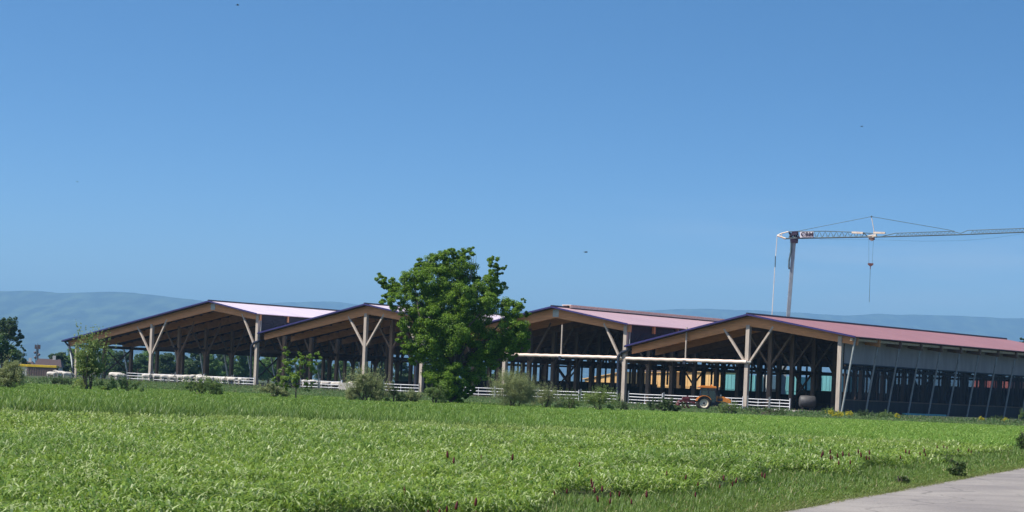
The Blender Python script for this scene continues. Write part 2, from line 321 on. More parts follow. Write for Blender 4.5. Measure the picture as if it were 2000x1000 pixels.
# mountains
def vnoise(x, y, seed=0):
    """smooth value noise, numpy"""
    xi = np.floor(x).astype(int); yi = np.floor(y).astype(int); xf = x-xi; yf = y-yi
    def h(a, b): n = np.sin(a*127.1+b*311.7+seed*74.7)*43758.5453; return n-np.floor(n)
    u = xf*xf*(3-2*xf); w = yf*yf*(3-2*yf)
    return (h(xi, yi)*(1-u)+h(xi+1, yi)*u)*(1-w)+(h(xi, yi+1)*(1-u)+h(xi+1, yi+1)*u)*w
def fbm(x, y, o=4, seed=0):
    s = 0; a = .5
    for i in range(o): s = s+a*vnoise(x*2**i, y*2**i, seed+i); a *= .5
    return s
def ridge(name, prof, yc, depth, m, seed):
    px = np.linspace(-1500, 3500, 520); hp = np.interp(px, [p[0] for p in prof], [p[1] for p in prof])
    hp = hp+(fbm(px/60, px*0+seed, 4, seed)-.47)*5
    vs = []; rows = 26
    for j in range(rows):
        s = j/(rows-1)
        Y = yc-depth+depth*1.25*s
        k = np.clip(s*1.25, 0, 1); back = max(0, s*1.25-1)
        zz = hp/F*yc*(k**1.25)*(1-1.6*back)
        X = (px-1000)/F*yc
        n = (fbm(X/900, np.full_like(X, Y/900), 4, seed)-.47)*70*math.sin(math.pi*min(1, s*1.25))
        vs.append(np.stack([X*(.6+.4*Y/yc), np.full_like(X, Y), zz+n], -1))
    v = np.concatenate(vs); n = len(px); idx = np.arange(n*rows).reshape(rows, n)
    f = np.stack([idx[:-1, :-1], idx[:-1, 1:], idx[1:, 1:], idx[1:, :-1]], -1).reshape(-1, 4)
    return tag(link(name, npmesh(name, v, f, m, True)), kind='structure')
mm = mat('mountain_forest', (.07, .11, .055), (.006, .02, .02), scale=.011, rough=1, stretch=(1, .12, 1.3), detail=9, lo=.44, hi=.66)
ridge('mountains', [(-1500, 150), (0, 150), (60, 152), (100, 150), (200, 156), (260, 155), (330, 150), (380, 147), (415, 144), (470, 141), (520, 136), (640, 118), (800, 95), (1100, 60), (3500, 40)], 13500, 4500, mm, 3)
ridge('distant_mountains', [(-1500, 120), (430, 130), (520, 146), (560, 151), (600, 155), (650, 156), (700, 152), (760, 149), (900, 148), (1100, 157), (1200, 161), (1260, 166), (1350, 171), (1450, 172), (1560, 171), (1640, 170), (1700, 176), (1780, 177), (1880, 178), (1960, 178), (2100, 183), (3500, 170)], 17500, 5000, mm, 9)

# haze: even air between the camera and the hills
hb = MB().box(-26000, 26000, -400, 25000, -1, 900)
hm = bpy.data.materials.new('haze'); hm.use_nodes = True; t = hm.node_tree; t.nodes.clear()
ho = t.nodes.new('ShaderNodeOutputMaterial'); pv = t.nodes.new('ShaderNodeVolumePrincipled')
pv.inputs['Density'].default_value = 9.6e-5; pv.inputs['Color'].default_value = (.33, .66, 1, 1); pv.inputs['Anisotropy'].default_value = .14
t.links.new(pv.outputs['Volume'], ho.inputs['Volume'])
tag(hb.build('haze', hm), kind='stuff')

# ------------------------------------------------------------------ barns
G = .32                                    # floor level of the pad
def interp(prof, x):
    (xl, zl), (xp, zp), (xr, zr) = prof
    return zl+(zp-zl)*(x-xl)/(xp-xl) if x <= xp else zp+(zr-zp)*(x-xp)/(xr-xp)
def barn(label, prof, posts, bay, nb, roofm, group, rear=None, left_side=False, right_side=False, pipe=None, skylight=False, inner='glulam_brown'):
    """prof: left eave, ridge, right eave (x, z); posts: (x, left brace, right brace)"""
    root = empty('cattle_barn', loc2w(0, 0, 0), RZB); tag(root, label, 'barn', group)
    (xl, zl), (xp, zp), (xr, zr) = prof; L = bay*nb
    y0, y1 = -1.1, L+.8
    # roof: two slopes with thickness
    th = .1
    m = MB()
    m._add([(xl, y0, zl), (xp, y0, zp), (xr, y0, zr), (xl, y0, zl-th), (xp, y0, zp-th), (xr, y0, zr-th),
            (xl, y1, zl), (xp, y1, zp), (xr, y1, zr), (xl, y1, zl-th), (xp, y1, zp-th), (xr, y1, zr-th)],
           [(0, 1, 7, 6), (1, 2, 8, 7), (3, 9, 10, 4), (4, 10, 11, 5), (0, 3, 4, 1), (1, 4, 5, 2), (6, 7, 10, 9), (7, 8, 11, 10), (0, 6, 9, 3), (2, 5, 11, 8)])
    rf = m.build('roof', roofm, root)
    MB().tube([(xp, y0-.05, zp+.06), (xp, y1+.05, zp+.06)], .17, 6).build('ridge_cap', M['ridge'], rf)
    if skylight:
        MB().bar((xp, 2, zp+.38), (xp, y1-1, zp+.38), 1.6, .08).bar((xp-.6, 2, zp+.2), (xp-.6, y1-1, zp+.2), .06, .35).bar((xp+.6, 2, zp+.2), (xp+.6, y1-1, zp+.2), .06, .35).build('ridge_vent', M['roll'], rf)
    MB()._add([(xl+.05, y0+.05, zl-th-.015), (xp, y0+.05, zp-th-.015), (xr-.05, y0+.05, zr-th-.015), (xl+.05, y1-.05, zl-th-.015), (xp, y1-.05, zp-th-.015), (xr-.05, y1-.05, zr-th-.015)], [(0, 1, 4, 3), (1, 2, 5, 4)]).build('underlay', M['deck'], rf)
    t = MB(); t.bar((xl-.1, y0-.04, zl-.06), (xp, y0-.04, zp-.03), .06, .2); t.bar((xp, y0-.04, zp-.03), (xr+.1, y0-.04, zr-.06), .06, .2)
    t.build('verge_trim', M['trim'], rf)
    MB().bar((xl-.16, y0, zl-.12), (xl-.16, y1, zl-.12), .3, .22).build('gutter', M['black'], rf)
    # purlins
    def purl(xa, za, xb, zb, n):
        first = None
        for i in range(n):
            k = (i+.5)/n; x = xa+(xb-xa)*k; z = za+(zb-za)*k-th-.13
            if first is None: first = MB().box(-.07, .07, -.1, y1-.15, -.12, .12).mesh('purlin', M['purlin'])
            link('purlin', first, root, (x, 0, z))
    purl(xl, zl, xp, zp, max(4, int((xp-xl)/1.9))); purl(xp, zp, xr, zr, max(3, int((xr-xp)/1.9)))
    # rafters
    de, dp = .9, 1.3
    a = MB().prism([(xl+.25, zl-th-.03), (xp, zp-th-.03), (xp, zp-th-.03-dp), (xl+.25, zl-th-.03-de)], -.13, .13).mesh('rafter', M['glulam'])
    b = MB().prism([(xp+.01, zp-th-.03), (xr-.2, zr-th-.03), (xr-.2, zr-th-.03-de), (xp+.01, zp-th-.03-dp)], -.13, .13).mesh('rafter', M['glulam'])
    c = MB().box(xp-.5, xp+.5, -.16, .16, zp-1.3, zp-.35).mesh('ridge_plate', M['steel'])
    def under(x):
        d = de+(dp-de)*(x-xl)/(xp-xl) if x < xp else dp+(de-dp)*(x-xp)/(xr-xp)
        return interp(prof, x)-th-.03-d
    pm = []
    for x, bl, br in posts:
        zt = interp(prof, x)-.35 if x > xr-3 else under(x)+.25
        pm.append(MB().box(x-.27, x+.27, .135 if 0 else -.24, .24, G-.4, zt).mesh('post', M['post'], .02))
    bm_ = []
    for x, bl, br in posts:
        for s in [q for q, on in ((-1, bl), (1, br)) if on]:
            xb = x+s*3.6; xb = xb if xb < xr-.3 else xr-.4
            hb_ = under(x)-4.6
            zt = under(xb)+.45
            bm_.append(MB().bar((x+s*.1, 0, hb_), (xb, 0, zt), .26, .3, up=(0, 1, 0)).mesh('brace', M['post'], .015))
    for k in range(nb+1):
        y = k*bay
        link('rafter', a, root, (0, y, 0)); link('rafter', b, root, (0, y, 0))
        if abs(posts[min(range(len(posts)), key=lambda i: abs(posts[i][0]-xp))][0]-xp) > 1: link('ridge_plate', c, root, (0, y, 0))
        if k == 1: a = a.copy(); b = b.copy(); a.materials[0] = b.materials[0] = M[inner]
        if k == 1:                            # inner frames: browner wood, also darkened to hold the interior's shade
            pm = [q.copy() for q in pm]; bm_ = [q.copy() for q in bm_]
            for q in pm+bm_: q.materials[0] = M['post_brown_shaded' if inner == 'glulam_shaded' else 'post_warm']
        for me in pm: link('post', me, root, (0, y, 0))
        for me in bm_: link('brace', me, root, (0, y, 0))
    # long beams carrying the post lines
    for x, bl, br in posts:
        z = 5.6 if x < xp-3 or x > xp+3 else under(x)-.2
        MB().box(x-.12, x+.12, .3, L, z-.2, z+.2).build('plate_beam', M['purlin'], root)
    # X bracing between two frames on the left post line
    x = posts[0][0]
    for k in ((1, 7) if left_side else (2, 8)):
        m = MB().bar((x, k*bay+.2, 1.2), (x, (k+1)*bay-.2, 5.2), .18, .2); m.bar((x+.02, k*bay+.2, 5.2), (x+.02, (k+1)*bay-.2, 1.2), .17, .2)
        m.build('wind_brace', M['purlin'], root)
    if left_side:
        st = MB().tube([(xl+.35, 0, zl-.3), (posts[0][0]-.5, 0, G)], .14, 8).mesh('eave_strut', M['pale_steel'])
        for k in range(nb+1): link('eave_strut', st, root, (0, k*bay, 0))
        MB().tube([(posts[0][0]-.4, -.3, 5.5), (posts[0][0]-.4, L, 5.5)], .17, 10).build('rolled_curtain', M['black'], root)
        MB().tube([(xl-.1, -.5, zl-.2), (xl+1.0, -.5, zl-1.0), (posts[0][0]-.5, -.4, 3.6), (posts[0][0]-.35, -.35, G-.2)], .15, 8).build('downpipe', M['black'], root)
    if pipe is not None:                     # rain pipe from the valley gutter down the front post
        x = pipe
        MB().tube([(x+1.0, -.42, 7.25), (x+.75, -.45, 7.0), (x-.15, -.5, 6.75), (x-.62, -.5, 6.3), (x-.68, -.5, 5.6), (x-.66, -.45, 3), (x-.62, -.42, G-.1)], .19, 10).build('downpipe', M['black'], root)
    if rear:
        lowz, doors = rear                   # wall with a strip of openings, doors open to the ground
        m = MB(); xa, xb = xl+.4, posts[-1][0]
        segs = []; x = xa
        for d0, d1 in doors+[(xb, xb)]:
            if d0 > x: segs.append((x, d0))
            x = d1
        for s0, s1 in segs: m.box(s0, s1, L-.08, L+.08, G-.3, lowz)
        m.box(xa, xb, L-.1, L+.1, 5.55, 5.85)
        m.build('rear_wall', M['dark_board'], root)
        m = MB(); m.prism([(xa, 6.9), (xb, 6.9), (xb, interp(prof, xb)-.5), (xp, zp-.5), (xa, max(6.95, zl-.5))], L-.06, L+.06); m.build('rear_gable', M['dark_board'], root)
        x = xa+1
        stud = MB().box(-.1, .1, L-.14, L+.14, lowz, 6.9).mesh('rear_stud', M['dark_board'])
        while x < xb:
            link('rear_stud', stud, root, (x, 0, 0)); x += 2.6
    if right_side:
        x = posts[-1][0]
        MB().box(x+.3, x+.36, .4, L, 6.05, interp(prof, x)-.25).build('side_curtain', M['curtain'], root)
        MB().tube([(x+.36, .3, 6.05), (x+.36, L, 6.05)], .1, 8).build('curtain_roller', M['black'], root)
        MB().box(x+.31, x+.34, .4, L, 1.75, 6.0).build('wind_net', M['net'], root)
        MB().box(x+.2, x+.42, .4, L, G-.3, 1.75).build('side_wall', M['dark_board'], root)
        MB().box(x+.19, x+.45, .4, L, 1.76, 1.9).build('wall_rail', M['purlin'], root)
        st = MB().tube([(xr-.35, 0, interp(prof, xr-.35)-.2), (x+.75, 0, G)], .12, 8).mesh('eave_strut', M['steel'])
        for k in range(nb+1):
            if k == 1: st = st.copy(); st.materials[0] = M['strut_shaded']  # struts behind the lit first one take the shaded colour
            link('eave_strut', st, root, (0, k*bay+(-.35 if k == 0 else 0), 0))
        MB().box(xr-.75, xr-.45, y0+.2, y1-.2, zr-.5, zr-.22).build('eave_beam', M['pale_wood'], root)
        sm_ = MB().box(-.09, .09, -.09, .09, G-.3, 6).mesh('side_stud', M['purlin'])
        for k in range(nb*2): link('side_stud', sm_, root, (x, k*bay/2+bay/4, 0))
    return root
GRP = 'open timber cattle barns standing side by side'
bA = barn('open timber barn with the longest roof slope at the left end of the row', [(-134.97, 6.33), (-98.94, 12.97), (-87.9, 11.15)],
          [(-132.4, 0, 0), (-113.4, 1, 1), (-88.7, 1, 0)], 5.6, 12, M['roof_pale'], GRP, rear=(3.0, [(-128, -118), (-108, -100)]), left_side=True)
bB = barn('open timber barn with its front post under the peak, half hidden behind the big tree', [(-87.3, 8.26), (-65.19, 12.66), (-53.9, 10.9)],
          [(-65.8, 1, 1), (-54.5, 1, 0)], 5.4, 12, M['roof_pale'], GRP, rear=(3.2, [(-62, -55.2)]), pipe=-88.7)
bC = barn('open timber barn with a ridge vent, just right of the big tree', [(-53.5, 8.0), (-30.55, 12.49), (-17.9, 10.38)],
          [(-39.2, 0, 1), (-18.85, 1, 0)], 5.1, 13, M['roof_mid'], GRP, rear=(2.2, [(-52, -44), (-34, -30)]), pipe=-54.5, skylight=True, inner='glulam_shaded')
bD = barn('red-roofed barn with grey side curtains at the right end of the row', [(-17.97, 7.6), (.42, 11.73), (15.64, 9.28)],
          [(0, 1, 1), (13.1, 0, 0)], 5.0, 13, M['roof_red'], GRP, rear=(4.6, []), right_side=True, pipe=-18.85, inner='glulam_shaded')
# clerestory nets between one roof and the next
for r, x, z0, z1, L in ((bA, -88.35, 8.4, 10.95, 66), (bB, -54.2, 8.1, 10.7, 64), (bC, -18.5, 7.7, 10.2, 66)):
    MB().box(x, x+.04, .35, L, z0, z1).build('clerestory_net', M['clear_net'], r)
    MB().bar((x+.2, .1, z0-.3), (x+.2, .1, z1), .08, .08).build('net_rail', M['steel'], r)
    # stall dividers and feed racks inside
def stall_rows(r, xs, y0, y1, step):
    rk = MB()
    rk.tube([(0, 0, 1.25), (0, step*.9, 1.25)], .04, 6); rk.tube([(0, 0, .6), (0, step*.9, .6)], .04, 6)
    for i in range(5): rk.tube([(0, i*step*.22, G), (0, i*step*.22, 1.3)], .035, 6)
    me = rk.mesh('feed_rack', M['dark_board'])
    for x in xs:
        y = y0
        while y < y1: link('feed_rack', me, r, (x, y, 0)); y += step
stall_rows(bA, (-122, -97), 6, 60, 9); stall_rows(bB, (-76,), 4, 60, 8); stall_rows(bC, (-46, -27), 4, 60, 8); stall_rows(bD, (-9, 7), 4, 62, 8)
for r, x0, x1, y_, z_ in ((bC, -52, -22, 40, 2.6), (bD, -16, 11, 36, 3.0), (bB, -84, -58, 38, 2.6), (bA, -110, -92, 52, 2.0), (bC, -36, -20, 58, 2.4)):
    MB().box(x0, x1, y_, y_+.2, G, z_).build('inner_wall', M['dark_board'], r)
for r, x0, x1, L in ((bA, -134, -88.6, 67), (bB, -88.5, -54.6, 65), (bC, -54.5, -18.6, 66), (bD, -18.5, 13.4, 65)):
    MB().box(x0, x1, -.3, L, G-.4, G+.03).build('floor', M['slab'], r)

# rolled shades hung across the fronts of two barns
def shade(label, x0, x1, hangs, z):
    r = empty('rolled_shade', loc2w((x0+x1)/2, -.45, z), RZB); tag(r, label, 'sunshade', 'rolled shades across the barn fronts'); w = (x1-x0)/2
    MB().tube([(-w+.25*i, 0, .015*math.sin(i*.9)) for i in range(int(2*w/.25))], .21, 12).build('fabric_roll', M['roll'], r)
    MB().tube([(-w-.15, 0, -.02), (w+.3, 0, -.02)], .08, 8).build('roller_tube', M['steel'], r)
    for hx in hangs:
        h = MB().bar((hx, -.02, -.2), (hx, -.02, 4.1 if hx < 0 or 1 else 3), .16, .16).build('hanger', M['post'], r)
        MB().box(hx-.2, hx+.2, -.34, -.24, -.5, -.02).build('motor_box', M['black'], h)
    return r
shade('cream rolled shade hanging across the barn between the big tree and the tractor barn', -39.0, -19.35, [.1], 6.05)
shade('cream rolled shade hanging to the left of the post behind the orange tractor', -18.3, .55, [-.1], 5.95)

# ------------------------------------------------------------------ gates in front of the barns
def px2x(px, y=-.9):
    r_ = ray(px, hz(px)); D = (O3.x*dv.x+O3.y*dv.y)+y; t_ = D/(r_.x*dv.x+dv.y); P = Vector((r_.x*t_, t_, 0)); return (P-O3).dot(ev)
gates = [(248, 293), (300, 341), (343, 398), (400, 453), (456, 497), (587, 622), (625, 667), (750, 819), (906, 966), (968, 1050), (1052, 1131), (1135, 1206), (1228, 1294), (1297, 1372), (1408, 1451), (1461, 1502), (1504, 1543)]
gl = ['leftmost white gate, left of the first tall front post', 'white gate just right of the first tall front post', 'white gate with a dark post at its right, in front of the white cows', 'white gate in front of the right half of the cows',
      'white gate left of the black rain pipe of the left barn', 'white gate beside the young tree, on its right', 'white gate ending at the concrete block by the pampas bush', 'white gate left of the big tree, right of the pale bush',
      'white gate just right of the big tree', 'white gate behind the round bush right of the big tree', 'white gate between the round bush and the dark gate posts', 'white gate left of the rain pipe in the middle of the row',
      'white gate right of the middle rain pipe, with four rails', 'white gate partly hidden by the red implement', 'white gate between the tractor nose and the front post', 'white gate just right of the post behind the tractor', 'rightmost white gate, at the open bay with the grey tank']
for i, (a, b) in enumerate(gates):
    x0, x1 = px2x(a), px2x(b); w = x1-x0
    r = empty('cattle_gate', loc2w(x0, -.9, G-.1), RZB+random.uniform(-.004, .004)); tag(r, gl[i], 'gate', 'white gates along the barn fronts')
    MB().tube([(0, 0, -.3), (0, 0, 1.62)], .075, 8).build('gate_post', M['fence_post'], r)
    MB().tube([(w, 0, -.3), (w, 0, 1.5)], .06, 8).build('gate_post', M['fence_post' if i % 2 else 'white_rail'], r)
    for z in ((.12, .5, .88, 1.26) if i >= 11 else (.35, .78, 1.2)):
        MB().tube([(.1, 0, z), (w/2, 0, z-random.uniform(0, .03)), (w-.08, 0, z+random.uniform(-.02, .02))], .048, 8).build('rail', M['white_rail'], r)
    MB().tube([(w*.48, .03, .1), (w*.48, .03, 1.28)], .035, 6).build('upright', M['white_rail'], r)
o = MB().box(-1.8, 1.8, -.4, .4, -.3, 1.0).build('concrete_block', M['concrete'], None, .04); o.location = loc2w(px2x(684), -1.0, G); o.rotation_euler.z = RZB
tag(o, 'pale concrete block at the end of the gates behind the pampas bush', 'concrete block')
o = MB().box(-1.9, 1.9, -2.2, .8, -.1, .14).build('concrete_apron', M['concrete'], None, .02); o.location = loc2w(px2x(1562), -2.0, .2); o.rotation_euler.z = RZB
tag(o, 'low pale concrete slab in front of the open bay with the grey tank', 'slab')
o = MB().bar((0, 0, 0), (10, 0, 0), .5, .35).build('teal_trough', M['teal']); o.location = loc2w(15.6, 11, .35); o.rotation_euler.z = RZB+math.pi/2
tag(o, 'long pale teal trough lying in the grass beside the curtained barn wall', 'trough')
r = empty('water_tank', loc2w(px2x(1577, 4), 4, G+.35), 0); tag(r, 'grey rounded water tank standing in the right barn beside the last gate', 'tank')
m = MB(); m.lathe([(0, -1.0), (.55, -.98), (.72, -.85), (.75, 0), (.72, .85), (.55, .98), (0, 1.0)], (0, 0, .75), 'x', 20); m.build('vessel', M['tank'], r)
for sx in (-.6, .6): MB().box(sx-.08, sx+.08, -.5, .5, -.3, .15).build('foot', M['dark_board'], r)

# ------------------------------------------------------------------ cows
def skin(name, pts, edges, radii, m, parent=None, sub=2):
    me = bpy.data.meshes.new(name); me.from_pydata(pts, edges, []); o = bpy.data.objects.new(name, me); COL.objects.link(o)
    sk = o.modifiers.new('s', 'SKIN'); sk.use_smooth_shade = True
    for i, rr in enumerate(radii): me.skin_vertices[0].data[i].radius = rr if isinstance(rr, tuple) else (rr, rr)
    me.skin_vertices[0].data[0].use_root = True
    ss = o.modifiers.new('u', 'SUBSURF'); ss.levels = sub; ss.render_levels = sub
    dg = bpy.context.evaluated_depsgraph_get(); ev_ = o.evaluated_get(dg); nm_ = bpy.data.meshes.new_from_object(ev_)
    bpy.data.objects.remove(o); nm_.name = name; nm_.materials.clear(); nm_.materials.append(m)
    for p in nm_.polygons: p.use_smooth = True
    return nm_
def cow_mesh(head_z, name='body'):
    P = [(0, 0, .98), (.45, 0, 1.0), (.75, 0, 1.08), (-.5, 0, 1.02), (-.82, 0, 1.08),          # barrel, shoulder, rump
         (1.05, 0, 1.2*.5+head_z*.5), (1.3, 0, head_z), (1.52, 0, head_z-.16), (1.66, 0, head_z-.26),  # neck, poll, muzzle
         (.62, .2, .72), (.6, .21, .42), (.62, .21, .04), (.62, -.2, .72), (.66, -.21, .42), (.7, -.21, .04),
         (-.72, .2, .8), (-.62, .21, .62), (-.84, .22, .42), (-.78, .22, .04), (-.72, -.2, .8), (-.56, -.21, .62), (-.76, -.22, .42), (-.68, -.22, .04),
         (-.98, 0, 1.12), (-1.04, 0, .85), (-1.03, 0, .5), (1.28, .17, head_z+.05), (1.28, -.17, head_z+.05)]
    E = [(0, 1), (1, 2), (0, 3), (3, 4), (2, 5), (5, 6), (6, 7), (7, 8), (1, 9), (9, 10), (10, 11), (1, 12), (12, 13), (13, 14), (3, 15), (15, 16), (16, 17), (17, 18), (3, 19), (19, 20), (20, 21), (21, 22), (4, 23), (23, 24), (24, 25), (6, 26), (6, 27)]
    R = [(.36, .38), (.34, .37), (.27, .3), (.35, .36), (.26, .28), .19, .14, .12, .085, .15, .085, .06, .15, .085, .06, .18, .13, .08, .06, .18, .13, .08, .06, .05, .03, .045, .035, .035]
    return skin(name, P, E, R, M['cow'])
cm = [cow_mesh(1.25), cow_mesh(.75), cow_mesh(1.4)]
horn = MB().tube([(1.24, .08, .12), (1.22, .2, .2), (1.27, .26, .3)], [.03, .022, .008], 6).tube([(1.24, -.08, .12), (1.22, -.2, .2), (1.27, -.26, .3)], [.03, .022, .008], 6).mesh('horns', M['post'])
cows = [(100, 330, -.2, 0), (118, 334, 3.0, 2), (131, 329, .4, 1), (186, 327, .3, 0), (222, 325, -.3, 0), (234, 322, .4, 1), (286, 322, .1, 0), (306, 320, -2.9, 0), (322, 318, .3, 2), (338, 317, -.1, 1), (353, 316, 3.3, 0), (366, 315, .2, 0), (378, 316, -.4, 2), (392, 313, .1, 1), (408, 312, 3.0, 0), (424, 312, -.2, 0), (440, 311, .1, 2), (452, 310, 2.8, 0), (474, 309, .2, 1),
        (600, 303, .1, 0), (634, 301, 3.1, 0), (655, 300, -.2, 1), (690, 300, .3, 0)]
cl = ['leftmost white cow, in the open left of the barns', 'white cow near the left end, head towards the left', 'white cow beside the leaning black pipe, head down', 'white cow behind the tall climber bush', 'white cow just right of the climber bush', 'white cow with lowered head left of the first tall front post',
      'white cow behind the leftmost gate', 'white cow directly right of the first tall front post', 'white cow with raised head right of the first tall front post', 'white cow feeding with lowered head behind the second gate', 'white cow at the gate post right of the second gate', 'white cow behind the left part of the third gate',
      'white cow with raised head behind the third gate', 'white cow with lowered head right of the third gate', 'white cow facing left behind the fourth gate', 'white cow in the middle behind the fourth gate', 'white cow with raised head near the dark double gate post', 'white cow facing left beside the double gate post', 'white cow nearest to the black rain pipe of the left barn',
      'pale cow behind the young tree', 'pale cow facing left between young tree and pampas bush', 'pale cow with lowered head left of the concrete block', 'pale cow behind the concrete block']
for i, (px, Y, rz, k) in enumerate(cows):
    p = gx(px, Y); q = (p-O3).dot(dv)
    p.z = float(ground_z(p.x, p.y))+.03
    r = empty('cow', p, rz); tag(r, cl[i], 'cow', 'white cows feeding at the barns'); r.scale = (random.uniform(.78, .92),)*3
    b = link('body', cm[k], r); link('horns', horn, b, (0, 0, (1.25, .75, 1.4)[k]-.03))

# ------------------------------------------------------------------ foliage
def leaves(c, size, out=None, jit=.5, aspect=.62):
    """leaf quads at centres c (n,3); out = preferred normal direction"""
    n = len(c); nv = RNG.normal(size=(n, 3))
    if out is not None: nv = nv*jit+out
    nv /= np.linalg.norm(nv, axis=1, keepdims=True)+1e-9
    a = np.cross(nv, RNG.normal(size=(n, 3))); a /= np.linalg.norm(a, axis=1, keepdims=True)+1e-9; b = np.cross(nv, a)
    s = np.asarray(size)*RNG.uniform(.65, 1.25, n); s = s[:, None]
    fold = nv*s*.18
    v = np.stack([c-a*s*.5, c-b*s*.5*aspect+fold, c+a*s*.5, c+b*s*.5*aspect+fold], 1).reshape(-1, 3)
    return v, np.arange(n*4).reshape(n, 4)
def lobes_to_leaves(lobes, dens, size, clump=.34, sub=None):
    """lobes (x,y,z,r): leaf clumps over each lobe's shell -> centres and outward directions"""
    C_, D_ = [], []
    for (x, y, z, r) in lobes:
        k = max(5, int((sub or 9)*(r/.9)**1.6)); d = RNG.normal(size=(k, 3)); d /= np.linalg.norm(d, axis=1, keepdims=True)
        cc = d*r*RNG.uniform(.5, 1.0, (k, 1)); cr = r*clump*RNG.uniform(.6, 1.35, k)
        m = int(dens*r**2/k)+4
        for j in range(k):
            q = RNG.normal(size=(m, 3)); q /= np.linalg.norm(q, axis=1, keepdims=True); rad = cr[j]*RNG.uniform(.3, 1.15, (m, 1))**.8
            q2 = q*rad; q2[:, 2] *= .75
            C_.append(np.array([x, y, z])+cc[j]+q2); D_.append(q*.6+d[j]*.5+np.array([0, 0, .55]))
    return np.concatenate(C_), np.concatenate(D_)
def limb(mb, p0, p1, r0, r1, bend=.12, n=6):
    p0, p1 = Vector(p0), Vector(p1); L = (p1-p0).length
    o = Vector((random.uniform(-1, 1), random.uniform(-1, 1), random.uniform(-.2, .6)))*L*bend
    pts = [p0.lerp(p1, i/n)+o*math.sin(math.pi*i/n)+Vector((random.uniform(-1, 1), random.uniform(-1, 1), 0))*L*.015 for i in range(n+1)]
    mb.tube(pts, [r0+(r1-r0)*i/n for i in range(n+1)], 7)
def tree(name, base, lobes, m, label, cat='tree', group=None, dens=900, size=.2, trunk_r=.3, trunk_h=None, branches=10, clump=.34, bare=0, trunk_name='trunk', sub=None):
    """lobes relative to the base"""
    r = empty(name, base); tag(r, label, cat, group)
    top = max(l[2] for l in lobes); th = trunk_h or top*.45
    mb = MB(); cx = sum(l[0]*l[3] for l in lobes)/sum(l[3] for l in lobes)
    fork = Vector((cx*.25, 0, th))
    mb.tube([(0, 0, -.3), (.02, 0, .15), (fork.x*.4, .05, th*.5), fork], [trunk_r*1.5, trunk_r*1.1, trunk_r*.9, trunk_r*.7], 9)
    for l in sorted(lobes, key=lambda q: -q[3])[:branches]: limb(mb, fork-Vector((0, 0, th*random.uniform(0, .35))), (l[0], l[1], l[2]), trunk_r*.42, trunk_r*.06)
    for i in range(bare):
        limb(mb, (fork.x+.9, .2, top*.8), (fork.x+random.uniform(.6, 2.4), .3, top+random.uniform(-.3, .3)), .03, .006, .08)
    mb.build(trunk_name, M['bark'], r)
    c, d = lobes_to_leaves(lobes, dens, size, clump, sub); v, f = leaves(c, np.full(len(c), size), d)
    link('crown', npmesh('crown', v, f, m), r)
    return r
def px_lobes(pl, Y, base, spread=.55):
    out_ = []
    for q in pl:
        px, py, rp = q[:3]; dy = q[3] if len(q) > 3 else random.uniform(-1, 1)*spread
        p = at(px, py, Y); out_.append((p.x-base.x, dy, p.z-base.z, rp*Y/F))
    return out_
# the big tree in front of the barns
Yt = 167; bt = gx(885, Yt, 0)
TL = [(917, 492, 15, 0), (895, 498, 15, .4), (878, 499, 17, -.3), (857, 512, 24, 0), (819, 521, 17, .5), (838, 527, 20), (744, 545, 13, 0), (748, 556, 10, .2), (764, 564, 17, 0), (787, 556, 23, 0), (811, 548, 24), (962, 512, 14, 0), (976, 527, 9, 0), (960, 541, 17, 0), (984, 521, 6, 0), (971, 560, 17, .5),
      (898, 532, 34, .6), (850, 553, 36, -.4), (945, 560, 27), (872, 592, 48, .5), (822, 592, 34, -.5), (775, 590, 19), (752, 585, 12, 0), (802, 630, 27, -.8), (785, 660, 12, -.5), (926, 612, 42, .3), (958, 592, 22, -1.2), (996, 606, 25, 0), (1014, 600, 12, 0), (1022, 588, 6, 0), (1030, 612, 8, 0), (1004, 640, 30, -.6), (1022, 668, 17, .3), (1030, 655, 10, 0), (992, 680, 22, 0), (1008, 690, 13, .2),
      (798, 680, 16, -.5), (812, 700, 18, 0), (835, 672, 36, -.9), (888, 648, 44, -1.2), (948, 672, 34), (962, 695, 25, .5), (856, 725, 30, -.4), (885, 735, 34, -.9), (925, 722, 30, .2), (866, 765, 22, -.3), (888, 772, 20, -.6), (912, 762, 17), (845, 745, 14, -.5), (905, 580, 30, -1.5), (842, 620, 26, -1.8)]
tree('broadleaf_tree', bt, [tuple(l) for l in px_lobes(TL, Yt, bt, 1.6)], M['oak'], 'tall dark green broadleaf tree standing in front of the barns', dens=5200, size=.13, trunk_r=.34, trunk_h=3.2, branches=30, clump=.28, bare=2, sub=30)
# tree at the left edge
Ye = 300
b_ = gx(8, Ye); tree('broadleaf_tree', b_, px_lobes([(15, 635, 18), (28, 632, 12), (5, 648, 20), (32, 652, 14), (42, 656, 9), (38, 668, 9), (-20, 640, 26), (8, 668, 18), (30, 648, 10), (-5, 690, 22)], Ye, b_, 1), M['pine'], 'tall dark tree at the left edge of the photo, against the hills', dens=700, size=.28, trunk_r=.3)
b_ = gx(2, 290); tree('broadleaf_tree', b_, px_lobes([(2, 672, 14), (15, 684, 16), (28, 685, 11), (-15, 685, 24), (10, 702, 18), (25, 705, 12), (34, 690, 5)], 290, b_, 1), M['far_leaf'], 'rounder green tree in front of the tall dark one at the left edge', dens=700, size=.28, trunk_r=.25)
b_ = gx(42, 360); tree('conical_tree', b_, px_lobes([(43, 678, 5), (42, 688, 9), (40, 698, 12), (45, 706, 14), (36, 712, 12), (52, 714, 9)], 360, b_, .6), M['pine'], 'grey-green tree between the dark left trees and the red mast', dens=300, size=.3, trunk_r=.2)
